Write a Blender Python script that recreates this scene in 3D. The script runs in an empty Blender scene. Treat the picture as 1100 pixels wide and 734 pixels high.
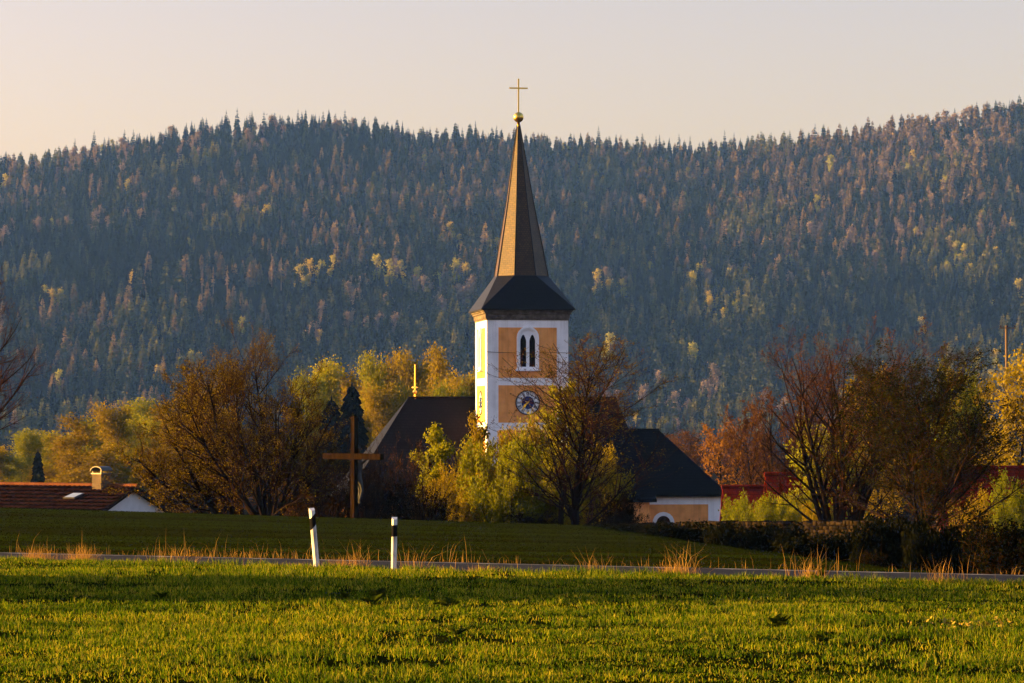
import bpy, bmesh, math, random
import numpy as np
from mathutils import Vector, Matrix, Euler

R = math.radians
SC = bpy.context.scene
COL = SC.collection
rng = np.random.default_rng(11)

# ------------------------------------------------------------------ camera, sky, sun, exposure
FPX = 3040.0                       # focal length in photo pixels (photo is 1100 wide)
EYE = Vector((0.0, 0.0, 2.5))
PITCH = math.atan(86.0 / FPX)
cam = bpy.data.objects.new('camera', bpy.data.cameras.new('camera'))
COL.objects.link(cam)
cam.location = EYE
cam.rotation_euler = (math.pi / 2 + PITCH, 0, 0)
cam.data.sensor_width = 36.0
cam.data.lens = 36.0 * FPX / 1100.0
cam.data.clip_start = 0.5
cam.data.clip_end = 9000.0
SC.camera = cam

SUN_EL = R(8.0)
SUN_AZ = R(97.0)                   # from the camera's back round to its left
SDIR = Vector((-math.cos(SUN_EL) * math.sin(SUN_AZ), -math.cos(SUN_EL) * math.cos(SUN_AZ), math.sin(SUN_EL)))
w = bpy.data.worlds.new('World')
SC.world = w
w.use_nodes = True
nt = w.node_tree
nt.nodes.clear()
sky = nt.nodes.new('ShaderNodeTexSky')
sky.sky_type = 'NISHITA'
sky.sun_disc = False
sky.sun_elevation = SUN_EL
sky.sun_rotation = math.atan2(SDIR.x, SDIR.y)
sky.air_density = 1.0
sky.dust_density = 3.0
sky.ozone_density = 0.6
bg = nt.nodes.new('ShaderNodeBackground')
bg.inputs['Strength'].default_value = 0.056
wo = nt.nodes.new('ShaderNodeOutputWorld')
tint = nt.nodes.new('ShaderNodeMix'); tint.data_type = 'RGBA'; tint.blend_type = 'MULTIPLY'
tint.inputs[0].default_value = 1.0
# thin pinkish evening veil near the horizon, clearer blue overhead
tcw = nt.nodes.new('ShaderNodeTexCoord'); spx = nt.nodes.new('ShaderNodeSeparateXYZ'); rmp = nt.nodes.new('ShaderNodeValToRGB')
rmp.color_ramp.elements[0].position = 0.14; rmp.color_ramp.elements[0].color = (1.12, 0.87, 1.05, 1)
rmp.color_ramp.elements[1].position = 0.5; rmp.color_ramp.elements[1].color = (0.86, 0.94, 1.30, 1)
nt.links.new(tcw.outputs['Generated'], spx.inputs[0]); nt.links.new(spx.outputs[2], rmp.inputs[0]); nt.links.new(rmp.outputs[0], tint.inputs[7])
nt.links.new(sky.outputs[0], tint.inputs[6])
nt.links.new(tint.outputs[2], bg.inputs[0])
nt.links.new(bg.outputs[0], wo.inputs[0])

sl = bpy.data.lights.new('sun', 'SUN')
sl.energy = 5.0
sl.angle = R(0.5)
sl.color = (1.0, 0.55, 0.12)
so = bpy.data.objects.new('sun', sl)
COL.objects.link(so)
so.rotation_euler = (-SDIR).to_track_quat('-Z', 'Y').to_euler()
so.location = (-40, 0, 30)

SC.view_settings.view_transform = 'Standard'
SC.view_settings.look = 'None'
SC.view_settings.gamma = 1.0
SC.view_settings.use_curve_mapping = False
SC.view_settings.exposure = 2.55


def at(px, py, Y):
    """World point on the plane y = Y that the photo shows at pixel (px, py)."""
    a, b = (px - 550.0) / FPX, (367.0 - py) / FPX
    f = math.cos(PITCH) - math.sin(PITCH) * b
    u = math.sin(PITCH) + math.cos(PITCH) * b
    return Vector((a / f * Y, Y, EYE.z + u / f * Y))


# ------------------------------------------------------------------ object helpers
def tag(o, label=None, cat=None, group=None, kind=None):
    if label: o['label'] = label
    if cat: o['category'] = cat
    if group: o['group'] = group
    if kind: o['kind'] = kind
    return o


def empty(name, loc, rz=0.0):
    o = bpy.data.objects.new(name, None)
    COL.objects.link(o)
    o.location = loc
    o.rotation_euler = (0, 0, rz)
    return o


def np_mesh(name, V, faces, mats, midx=None, smooth=False):
    """Mesh from numpy: V (n,3); faces = list of integer arrays (k,3) or (k,4)."""
    me = bpy.data.meshes.new(name)
    V = np.asarray(V, dtype=np.float32)
    me.vertices.add(len(V))
    me.vertices.foreach_set('co', V.ravel())
    loops = np.concatenate([f.ravel() for f in faces]).astype(np.int32)
    tot = np.concatenate([np.full(len(f), f.shape[1], np.int32) for f in faces])
    start = np.concatenate([[0], np.cumsum(tot)[:-1]]).astype(np.int32)
    me.loops.add(len(loops))
    me.loops.foreach_set('vertex_index', loops)
    me.polygons.add(len(tot))
    me.polygons.foreach_set('loop_start', start)
    me.polygons.foreach_set('loop_total', tot)
    if midx is not None:
        me.polygons.foreach_set('material_index', np.concatenate(
            [np.full(len(f), m, np.int32) for f, m in zip(faces, midx)]))
    if smooth:
        me.polygons.foreach_set('use_smooth', np.ones(len(tot), dtype=bool))
    me.update(calc_edges=True)
    me.validate()
    for m in mats: me.materials.append(m)
    return me


def link(name, me, parent=None, loc=None):
    o = bpy.data.objects.new(name, me)
    COL.objects.link(o)
    if parent: o.parent = parent
    if loc is not None: o.location = loc
    return o


def copy_tree(o, parent=None):
    c = o.copy()
    COL.objects.link(c)
    c.parent = parent
    for ch in list(o.children): copy_tree(ch, c)
    return c


class MB:
    """Collects simple shapes into one bmesh."""
    def __init__(self): self.bm = bmesh.new()

    def box(self, x0, x1, y0, y1, z0, z1, M=None):
        vs = [self.bm.verts.new(p) for p in ((x0, y0, z0), (x1, y0, z0), (x1, y1, z0), (x0, y1, z0),
                                             (x0, y0, z1), (x1, y0, z1), (x1, y1, z1), (x0, y1, z1))]
        for f in ((3, 2, 1, 0), (4, 5, 6, 7), (0, 1, 5, 4), (1, 2, 6, 5), (2, 3, 7, 6), (3, 0, 4, 7)):
            self.bm.faces.new([vs[i] for i in f])
        if M is not None:
            for v in vs: v.co = M @ v.co
        return self

    def hexa(self, P):
        """8 points in the order of box()."""
        vs = [self.bm.verts.new(p) for p in P]
        for f in ((3, 2, 1, 0), (4, 5, 6, 7), (0, 1, 5, 4), (1, 2, 6, 5), (2, 3, 7, 6), (3, 0, 4, 7)):
            self.bm.faces.new([vs[i] for i in f])
        return self

    def prism(self, pts, d0, d1, M):
        """Outline pts in the local x-z plane, from y=d0 to y=d1, then transformed by M."""
        a = [self.bm.verts.new(M @ Vector((x, d0, z))) for x, z in pts]
        b = [self.bm.verts.new(M @ Vector((x, d1, z))) for x, z in pts]
        n = len(pts)
        self.bm.faces.new(a)
        self.bm.faces.new(b[::-1])
        for i in range(n):
            self.bm.faces.new((a[i], b[i], b[(i + 1) % n], a[(i + 1) % n]))
        return self

    def ring(self, outer, inner, d0, d1, M):
        """A frame between two outlines of the same length."""
        n = len(outer)
        A = [self.bm.verts.new(M @ Vector((x, d0, z))) for x, z in outer]
        B = [self.bm.verts.new(M @ Vector((x, d0, z))) for x, z in inner]
        C = [self.bm.verts.new(M @ Vector((x, d1, z))) for x, z in outer]
        D = [self.bm.verts.new(M @ Vector((x, d1, z))) for x, z in inner]
        for i in range(n):
            j = (i + 1) % n
            self.bm.faces.new((A[i], A[j], B[j], B[i]))
            self.bm.faces.new((C[j], C[i], D[i], D[j]))
            self.bm.faces.new((A[j], A[i], C[i], C[j]))
            self.bm.faces.new((B[i], B[j], D[j], D[i]))
        return self

    def poly(self, *polys):
        for p in polys:
            self.bm.faces.new([self.bm.verts.new(q) for q in p])
        return self

    def tube(self, pts, rad, sides=8, cap=True):
        pts = [Vector(p) for p in pts]
        if not hasattr(rad, '__len__'): rad = [rad] * len(pts)
        rings = []
        for i, p in enumerate(pts):
            t = (pts[min(i + 1, len(pts) - 1)] - pts[max(i - 1, 0)]).normalized()
            a = t.orthogonal().normalized()
            if abs(t.z) > 0.9: a = (Vector((1, 0, 0)) - t * t.x).normalized()
            b = t.cross(a)
            rings.append([self.bm.verts.new(p + (a * math.cos(k * 2 * math.pi / sides) + b * math.sin(k * 2 * math.pi / sides)) * rad[i])
                          for k in range(sides)])
        for r0, r1 in zip(rings, rings[1:]):
            for k in range(sides):
                self.bm.faces.new((r0[k], r0[(k + 1) % sides], r1[(k + 1) % sides], r1[k]))
        if cap:
            self.bm.faces.new(rings[0][::-1])
            self.bm.faces.new(rings[-1])
        return self

    def lathe(self, prof, sides=16, c=(0, 0, 0), rot=0.0):
        rings = []
        for r, z in prof:
            rings.append([self.bm.verts.new((c[0] + r * math.cos(rot + k * 2 * math.pi / sides), c[1] + r * math.sin(rot + k * 2 * math.pi / sides), c[2] + z))
                          for k in range(sides)])
        for r0, r1 in zip(rings, rings[1:]):
            for k in range(sides):
                self.bm.faces.new((r0[k], r0[(k + 1) % sides], r1[(k + 1) % sides], r1[k]))
        return self

    def build(self, name, mat, parent=None, smooth=False, fix=True, bevel=0.0):
        if fix: bmesh.ops.recalc_face_normals(self.bm, faces=self.bm.faces)
        if bevel:
            bmesh.ops.bevel(self.bm, geom=list(self.bm.edges), offset=bevel, segments=1, affect='EDGES', profile=0.5)
        me = bpy.data.meshes.new(name)
        self.bm.to_mesh(me)
        self.bm.free()
        for m in (mat if isinstance(mat, (list, tuple)) else [mat]): me.materials.append(m)
        if smooth:
            me.polygons.foreach_set('use_smooth', np.ones(len(me.polygons), dtype=bool))
        return link(name, me, parent)


# ------------------------------------------------------------------ materials
def ramp(nt, src, stops):
    r = nt.nodes.new('ShaderNodeValToRGB')
    el = r.color_ramp.elements
    while len(el) < len(stops): el.new(0.5)
    for e, (p, c) in zip(el, stops):
        e.position = p
        e.color = (*c, 1)
    nt.links.new(src, r.inputs[0])
    return r.outputs[0]


def mat(name, cols, rough=0.85, src='noise', scale=3.0, spec=0.0, metal=0.0, bump=0.0, bscale=30.0, trans=0.0, detail=4.0, stretch=None):
    """Principled material; colour from a ramp over noise / per-island random / per-object random."""
    m = bpy.data.materials.new(name)
    m.use_nodes = True
    nt = m.node_tree
    b = nt.nodes['Principled BSDF']
    b.inputs['Roughness'].default_value = rough
    b.inputs['Specular IOR Level'].default_value = spec
    b.inputs['Metallic'].default_value = metal
    if not isinstance(cols, list): cols = [cols]
    stops = [(0.5, cols[0])] if len(cols) == 1 else [(i / (len(cols) - 1), c) for i, c in enumerate(cols)]
    tc = nt.nodes.new('ShaderNodeTexCoord')
    vec = tc.outputs['Object']
    if stretch:
        mp = nt.nodes.new('ShaderNodeMapping')
        mp.inputs['Scale'].default_value = stretch
        nt.links.new(vec, mp.inputs[0])
        vec = mp.outputs[0]
    if len(stops) == 1:
        b.inputs['Base Color'].default_value = (*cols[0], 1)
        cout = None
    else:
        if src == 'island':
            s = nt.nodes.new('ShaderNodeNewGeometry').outputs['Random Per Island']
        elif src == 'object':
            s = nt.nodes.new('ShaderNodeObjectInfo').outputs['Random']
        elif src == 'both':
            g = nt.nodes.new('ShaderNodeNewGeometry').outputs['Random Per Island']
            o = nt.nodes.new('ShaderNodeObjectInfo').outputs['Random']
            mm = nt.nodes.new('ShaderNodeMix')
            mm.inputs[0].default_value = 0.6
            nt.links.new(g, mm.inputs[2]); nt.links.new(o, mm.inputs[3])
            s = mm.outputs[0]
        else:
            n = nt.nodes.new('ShaderNodeTexNoise')
            n.inputs['Scale'].default_value = scale
            n.inputs['Detail'].default_value = detail
            nt.links.new(vec, n.inputs['Vector'])
            mr = nt.nodes.new('ShaderNodeMapRange')
            mr.inputs[1].default_value = 0.3; mr.inputs[2].default_value = 0.7
            nt.links.new(n.outputs[0], mr.inputs[0])
            s = mr.outputs[0]
        cout = ramp(nt, s, stops)
        nt.links.new(cout, b.inputs['Base Color'])
    if bump:
        n = nt.nodes.new('ShaderNodeTexNoise')
        n.inputs['Scale'].default_value = bscale
        nt.links.new(vec, n.inputs['Vector'])
        bp = nt.nodes.new('ShaderNodeBump')
        bp.inputs['Strength'].default_value = bump
        bp.inputs['Distance'].default_value = 0.05
        nt.links.new(n.outputs[0], bp.inputs['Height'])
        nt.links.new(bp.outputs[0], b.inputs['Normal'])
    if trans:
        t = nt.nodes.new('ShaderNodeBsdfTranslucent')
        if cout: nt.links.new(cout, t.inputs[0])
        else: t.inputs[0].default_value = (*cols[0], 1)
        mx = nt.nodes.new('ShaderNodeMixShader')
        mx.inputs[0].default_value = trans
        nt.links.new(b.outputs[0], mx.inputs[1])
        nt.links.new(t.outputs[0], mx.inputs[2])
        nt.links.new(mx.outputs[0], nt.nodes['Material Output'].inputs[0])
    return m


def tile_mat(name, c1, c2, mortar, scale, bw, rh, rough=0.7, spec=0.3, bump=0.6, gap=0.025):
    """Rows of shingles or courses of stone: brick texture on generated uv-like object coordinates (x along, z up)."""
    m = bpy.data.materials.new(name)
    m.use_nodes = True
    nt = m.node_tree
    b = nt.nodes['Principled BSDF']
    b.inputs['Roughness'].default_value = rough
    b.inputs['Specular IOR Level'].default_value = spec
    tc = nt.nodes.new('ShaderNodeTexCoord')
    sx = nt.nodes.new('ShaderNodeSeparateXYZ')
    nt.links.new(tc.outputs['Object'], sx.inputs[0])
    ad = nt.nodes.new('ShaderNodeMath'); ad.operation = 'ADD'
    ad.operation = 'MULTIPLY_ADD'; ad.inputs[1].default_value = 0.3
    nt.links.new(sx.outputs[1], ad.inputs[0]); nt.links.new(sx.outputs[0], ad.inputs[2])
    cb = nt.nodes.new('ShaderNodeCombineXYZ')
    nt.links.new(ad.outputs[0], cb.inputs[0]); nt.links.new(sx.outputs[2], cb.inputs[1])
    br = nt.nodes.new('ShaderNodeTexBrick')
    br.inputs['Scale'].default_value = scale
    br.inputs['Brick Width'].default_value = bw
    br.inputs['Row Height'].default_value = rh
    br.inputs['Mortar Size'].default_value = gap
    br.inputs['Bias'].default_value = 0.0
    br.inputs['Color1'].default_value = (*c1, 1)
    br.inputs['Color2'].default_value = (*c2, 1)
    br.inputs['Mortar'].default_value = (*mortar, 1)
    nt.links.new(cb.outputs[0], br.inputs['Vector'])
    ns = nt.nodes.new('ShaderNodeTexNoise')
    ns.inputs['Scale'].default_value = 1.1
    ns.inputs['Detail'].default_value = 6
    nt.links.new(tc.outputs['Object'], ns.inputs['Vector'])
    mx = nt.nodes.new('ShaderNodeMix'); mx.data_type = 'RGBA'; mx.blend_type = 'MULTIPLY'
    mx.inputs[0].default_value = 0.7
    nt.links.new(br.outputs[0], mx.inputs[6])
    rr = ramp(nt, ns.outputs[0], [(0.3, (0.55, 0.55, 0.55)), (0.7, (1.2, 1.15, 1.1))])
    nt.links.new(rr, mx.inputs[7])
    nt.links.new(mx.outputs[2], b.inputs['Base Color'])
    bp = nt.nodes.new('ShaderNodeBump')
    bp.inputs['Strength'].default_value = bump
    bp.inputs['Distance'].default_value = 0.03
    bp.invert = True
    nt.links.new(br.outputs['Fac'], bp.inputs['Height'])
    nt.links.new(bp.outputs[0], b.inputs['Normal'])
    return m


M_white = mat('white_plaster', [(0.76, 0.77, 0.79), (0.87, 0.88, 0.90), (0.90, 0.91, 0.92)], 0.9, scale=1.2, bump=0.15, bscale=9, detail=8)
M_ochre = mat('ochre_plaster', [(0.72, 0.29, 0.080), (0.86, 0.36, 0.105), (0.92, 0.41, 0.125)], 0.9, scale=1.6, bump=0.25, bscale=12, detail=8)
def streaks(m, amt):
    nt = m.node_tree
    b = nt.nodes['Principled BSDF']
    lk = b.inputs['Base Color'].links[0]
    tc = nt.nodes.new('ShaderNodeTexCoord')
    mp = nt.nodes.new('ShaderNodeMapping'); mp.inputs['Scale'].default_value = (2.6, 2.6, 0.16)
    nt.links.new(tc.outputs['Object'], mp.inputs[0])
    n = nt.nodes.new('ShaderNodeTexNoise'); n.inputs['Scale'].default_value = 1.0; n.inputs['Detail'].default_value = 9; n.inputs['Roughness'].default_value = 0.65
    nt.links.new(mp.outputs[0], n.inputs['Vector'])
    r_ = ramp(nt, n.outputs[0], [(0.34, (1 - amt, 1 - amt * 1.05, 1 - amt * 1.1)), (0.52, (1, 1, 1))])
    mx = nt.nodes.new('ShaderNodeMix'); mx.data_type = 'RGBA'; mx.blend_type = 'MULTIPLY'; mx.inputs[0].default_value = 1
    nt.links.new(lk.from_socket, mx.inputs[6]); nt.links.new(r_, mx.inputs[7])
    nt.links.new(mx.outputs[2], b.inputs['Base Color'])
streaks(M_white, 0.16); streaks(M_ochre, 0.22)
M_stone = mat('cornice_stone', [(0.05, 0.04, 0.034), (0.10, 0.085, 0.072), (0.16, 0.14, 0.125)], 0.9, scale=3, bump=0.4, bscale=8, detail=8)
M_slate = tile_mat('slate', (0.004, 0.004, 0.005), (0.007, 0.007, 0.009), (0.002, 0.002, 0.002), 1.0, 0.32, 0.2, rough=0.5, spec=0.045, bump=0.25)
M_skirt = tile_mat('skirt_slate', (0.004, 0.004, 0.005), (0.007, 0.007, 0.009), (0.002, 0.002, 0.002), 1.0, 0.4, 0.28, rough=0.45, spec=0.16, bump=0.2)
M_shingle = tile_mat('spire_shingles', (0.075, 0.040, 0.010), (0.042, 0.023, 0.007), (0.012, 0.007, 0.003), 1.0, 0.19, 0.15, rough=0.42, spec=0.26, bump=0.3, gap=0.012)
M_gold = mat('gilding', (0.80, 0.52, 0.10), 0.32, spec=0.5, metal=1.0)
M_dark = mat('dark_louvres', [(0.006, 0.006, 0.007), (0.012, 0.011, 0.010)], 0.8, scale=5)
M_clockblue = mat('clock_blue', (0.015, 0.035, 0.13), 0.5)
M_clockwhite = mat('clock_white', (0.78, 0.80, 0.82), 0.5)
M_clockdark = mat('clock_numerals', (0.012, 0.016, 0.03), 0.5)
M_brownpane = mat('brown_window', [(0.02, 0.010, 0.006), (0.05, 0.022, 0.010)], 0.4, scale=2)
M_weathered = mat('weathered_wood', [(0.003, 0.0018, 0.0008), (0.010, 0.006, 0.0024), (0.022, 0.0125, 0.0048)], 0.85, scale=2.5, stretch=(6, 6, 0.6), bump=0.5, bscale=6, detail=8)
M_figure = mat('grey_carving', [(0.05, 0.05, 0.05), (0.09, 0.09, 0.09)], 0.7, scale=6)
M_bark = mat('dark_bark', [(0.008, 0.005, 0.0035), (0.017, 0.011, 0.007)], 0.95, scale=4, bump=0.4, bscale=9)
M_twig = mat('brown_twigs', [(0.020, 0.010, 0.004), (0.045, 0.022, 0.008)], 0.9, src='island')
M_twigred = mat('red_twigs', [(0.022, 0.010, 0.007), (0.05, 0.020, 0.012)], 0.9, src='island')
M_budgold = mat('gold_buds', [(0.045, 0.034, 0.002), (0.10, 0.075, 0.004), (0.17, 0.125, 0.006)], 0.8, src='island', trans=0.4)
M_budred = mat('red_buds', [(0.045, 0.021, 0.007), (0.11, 0.055, 0.014)], 0.8, src='island', trans=0.35)
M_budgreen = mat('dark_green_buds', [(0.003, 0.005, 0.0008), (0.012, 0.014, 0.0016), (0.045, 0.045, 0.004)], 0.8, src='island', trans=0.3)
M_leafyg = mat('yellow_green_leaves', [(0.085, 0.105, 0.003), (0.17, 0.18, 0.005), (0.30, 0.26, 0.008)], 0.7, src='both', trans=0.45)
M_leafgold = mat('golden_leaves', [(0.12, 0.08, 0.003), (0.20, 0.15, 0.005), (0.25, 0.20, 0.007)], 0.75, src='both', trans=0.45)
M_leaforange = mat('orange_leaves', [(0.14, 0.065, 0.010), (0.22, 0.11, 0.02)], 0.75, src='both', trans=0.4)
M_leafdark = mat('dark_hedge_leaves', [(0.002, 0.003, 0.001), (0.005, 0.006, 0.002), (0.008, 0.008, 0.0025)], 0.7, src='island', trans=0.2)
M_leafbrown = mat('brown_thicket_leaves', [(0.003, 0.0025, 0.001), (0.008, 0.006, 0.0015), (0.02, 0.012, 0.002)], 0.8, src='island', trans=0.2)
M_spruce = mat('spruce_needles', [(0.002, 0.004, 0.004), (0.007, 0.011, 0.008), (0.026, 0.032, 0.016)], 0.85, src='both')
M_sprucemid = mat('blue_spruce_needles', [(0.020, 0.030, 0.018), (0.045, 0.056, 0.028), (0.075, 0.082, 0.036)], 0.85, src='both')
M_larch = mat('larch_twigs', [(0.075, 0.060, 0.052), (0.15, 0.118, 0.092), (0.25, 0.19, 0.105)], 0.85, src='both', trans=0.2)
M_greybroad = mat('leafless_crown', [(0.10, 0.08, 0.078), (0.18, 0.14, 0.135), (0.15, 0.125, 0.10)], 0.85, src='both', trans=0.2)
M_pale = mat('pale_green_needles', [(0.06, 0.075, 0.03), (0.11, 0.12, 0.045), (0.15, 0.14, 0.05)], 0.85, src='both', trans=0.2)
M_freshyel = mat('fresh_yellow_leaves', [(0.17, 0.20, 0.03), (0.30, 0.28, 0.04), (0.32, 0.24, 0.05)], 0.8, src='both', trans=0.35)
M_palebark = mat('pale_bark', [(0.20, 0.14, 0.11), (0.28, 0.20, 0.16)], 0.9, src='object')
M_asphalt = mat('asphalt', [(0.005, 0.0055, 0.008), (0.010, 0.0105, 0.014)], 0.75, scale=2.0, detail=10, bump=0.2, bscale=80, spec=0.07)
M_paint = mat('road_paint', [(0.02, 0.02, 0.025), (0.20, 0.21, 0.24), (0.42, 0.43, 0.46)], 0.7, scale=1.5, detail=10)
M_postwhite = mat('post_white', [(0.30, 0.29, 0.26), (0.60, 0.60, 0.58), (0.74, 0.74, 0.73)], 0.5, scale=7, detail=9, stretch=(1, 1, 0.35))
M_postblack = mat('post_black', (0.008, 0.008, 0.009), 0.5)
M_reflect = mat('reflector', (0.55, 0.57, 0.60), 0.2, metal=0.6)
M_metal = mat('zinc_sheet', [(0.06, 0.056, 0.05), (0.11, 0.10, 0.09)], 0.4, metal=0.7, scale=3)
M_render = mat('house_render', [(0.55, 0.54, 0.55), (0.66, 0.65, 0.66)], 0.9, scale=1.5, bump=0.15)
M_barnwall = mat('barn_wall', [(0.03, 0.02, 0.013), (0.06, 0.04, 0.028)], 0.9, scale=2)
M_brick = tile_mat('chimney_brick', (0.10, 0.06, 0.02), (0.075, 0.042, 0.016), (0.08, 0.06, 0.04), 1.0, 0.26, 0.085, rough=0.9, bump=0.4)
M_tile = mat('brown_tiles', [(0.02, 0.007, 0.004), (0.035, 0.012, 0.006), (0.05, 0.018, 0.008)], 0.75, src='island')
M_ridge = mat('ridge_tiles', [(0.10, 0.036, 0.015), (0.14, 0.055, 0.022)], 0.8, src='island')
M_redroof = tile_mat('red_tiles', (0.14, 0.014, 0.005), (0.10, 0.010, 0.004), (0.03, 0.004, 0.002), 1.0, 0.24, 0.2, rough=0.8, spec=0.0, bump=0.3, gap=0.008)
M_fascia = mat('dark_timber', (0.02, 0.013, 0.01), 0.8)
M_glass = mat('window_glass', (0.25, 0.30, 0.36), 0.08, spec=0.8)
M_polewood = mat('pole_wood', [(0.10, 0.07, 0.045), (0.15, 0.105, 0.065)], 0.9, stretch=(5, 5, 0.5))
M_wire = mat('wire', (0.04, 0.04, 0.045), 0.5)
M_wallstone = mat('dry_stone', [(0.004, 0.0035, 0.003), (0.012, 0.009, 0.006), (0.024, 0.017, 0.010)], 0.95, src='island', bump=0.4, bscale=9)
M_grass = mat('grass_blades', [(0.005, 0.017, 0.0006), (0.026, 0.062, 0.0014), (0.085, 0.150, 0.0030), (0.20, 0.215, 0.008), (0.30, 0.25, 0.03)], 0.6, src='island', trans=0.4)
M_crop = mat('short_crop', [(0.0022, 0.0050, 0.0005), (0.005, 0.0095, 0.0008), (0.010, 0.013, 0.0014)], 0.7, src='island', trans=0.25)
M_dry = mat('dry_stalks', [(0.20, 0.11, 0.022), (0.32, 0.18, 0.04), (0.40, 0.25, 0.06)], 0.75, src='island', trans=0.3)
M_weed = mat('weed_leaves', [(0.02, 0.035, 0.003), (0.045, 0.06, 0.005)], 0.5, src='island', trans=0.4)
M_dead = mat('dead_leaves', [(0.16, 0.13, 0.02), (0.26, 0.19, 0.04)], 0.85, src='island')


# growth of the meadow changes in bands and patches
def patchy(m):
    nt = m.node_tree
    b = nt.nodes['Principled BSDF']
    lk = b.inputs['Base Color'].links[0].from_socket
    g = nt.nodes.new('ShaderNodeNewGeometry')
    mp = nt.nodes.new('ShaderNodeMapping'); mp.inputs['Scale'].default_value = (0.35, 1.1, 1)
    nt.links.new(g.outputs['Position'], mp.inputs[0])
    n = nt.nodes.new('ShaderNodeTexNoise'); n.inputs['Scale'].default_value = 0.9; n.inputs['Detail'].default_value = 5
    nt.links.new(mp.outputs[0], n.inputs['Vector'])
    c = ramp(nt, n.outputs[0], [(0.33, (0.38, 0.55, 0.6)), (0.5, (0.95, 1.0, 1.0)), (0.66, (1.35, 1.22, 1.0))])
    mx = nt.nodes.new('ShaderNodeMix'); mx.data_type = 'RGBA'; mx.blend_type = 'MULTIPLY'; mx.inputs[0].default_value = 1
    nt.links.new(lk, mx.inputs[6]); nt.links.new(c, mx.inputs[7])
    nt.links.new(mx.outputs[2], b.inputs['Base Color'])
    for t in nt.nodes:
        if t.bl_idname == 'ShaderNodeBsdfTranslucent': nt.links.new(mx.outputs[2], t.inputs[0])
patchy(M_grass)


# ------------------------------------------------------------------ terrain
def sm(x):
    x = np.clip(x, 0, 1)
    return x * x * (3 - 2 * x)


ROAD_M = 0.44
RN = Vector((ROAD_M, 1, 0)).normalized()          # across the road, away from the camera
RD = Vector((1, -ROAD_M, 0)).normalized()         # along the road, to the right
ROAD_W = 5.2
SKX = np.array([-400, -150, 0, 60, 120, 180, 250, 340, 400, 450, 520, 600, 660, 720, 760, 800, 850, 900, 950, 1000, 1050, 1100, 1250, 1500.])
SKY_ = np.array([215, 190, 172, 160, 150, 141, 131, 127, 131, 142, 143, 146, 149, 154, 156, 151, 146, 139, 133, 126, 119, 112, 108, 120.])
YR = 2475.0
YH0 = 1395.0


def wob(X, Y, s, seed):
    r = np.random.default_rng(seed)
    out = 0
    for k in range(6):
        a = r.uniform(0, 6.28)
        f = (1.0 / s) * r.uniform(0.6, 1.9)
        out = out + np.sin((X * math.cos(a) + Y * math.sin(a)) * f + r.uniform(0, 6.28)) / (1 + 0.35 * k)
    return out / 2.6


def ground(X, Y):
    X = np.asarray(X, dtype=float); Y = np.asarray(Y, dtype=float)
    yf = 49.35 - ROAD_M * np.clip(X, -80, 80)
    t = (Y - yf) * RN.y
    near = 0.275 * sm((-t - ROAD_W - 0.2) / 0.9) - 0.02 + wob(X, Y, 3.0, 5) * 0.035 * sm((-t - ROAD_W - 0.8) / 2)
    zc = -1.08 - 0.030 * np.clip(X, -60, 40)
    f = np.clip((Y - yf - 0.2) / (100 - yf), 0, 1.25)
    far = -0.03 + (zc + 0.03) * f
    far = far + (-7.0 - far) * sm((Y - 99) / 60)
    xe = 3.1 + (95 - np.clip(Y, 40, 95)) * 0.0894
    far = far - 0.7 * sm((X - xe + 0.3) / 3.0) * sm(t / 9) * (1 - sm((Y - 110) / 30))
    z = np.where(t < -ROAD_W / 2, near, far)
    px = 550 + X / np.maximum(Y, 300) * FPX
    H = EYE.z + (453 - np.interp(px, SKX, SKY_)) * YR / FPX - 12.5
    u = (Y - YH0) / (YR - YH0)
    hill = np.where(u > 0, np.clip(u, 0, 1) ** 1.12, 0) * (H + 7.0)
    hill = hill + wob(X, Y, 90, 9) * 5.0 * sm(u * 3) * (1 - sm((u - 0.72) / 0.25)) + wob(X, Y, 255, 3) * 9.0 * sm(u * 2) * (1 - sm((u - 0.72) / 0.25))
    hill = np.where(u > 1, hill - (u - 1) * 165, hill)
    return z + np.where(Y > YH0, hill, 0)


def gz(x, y): return float(ground(x, y))


ys = np.concatenate([np.arange(-60, 22, 6.0), np.arange(22, 60, 0.5), np.arange(60, 170, 1.5), np.arange(170, 1395, 15), np.arange(1395, 2550, 15), np.arange(2550, 3300, 50)])
xs = np.concatenate([-np.arange(900, 100, -50.0), -np.arange(100, 24, -6.0), np.arange(-24, 24.01, 0.75), np.arange(30, 101, 6.0), np.arange(150, 901, 50.0)])
GX, GY = np.meshgrid(xs, ys)
GZ = ground(GX, GY)
nx, ny = len(xs), len(ys)
ii = (np.arange(ny - 1)[:, None] * nx + np.arange(nx - 1)[None, :]).ravel()
q = np.stack([ii, ii + 1, ii + nx + 1, ii + nx], 1)


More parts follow.
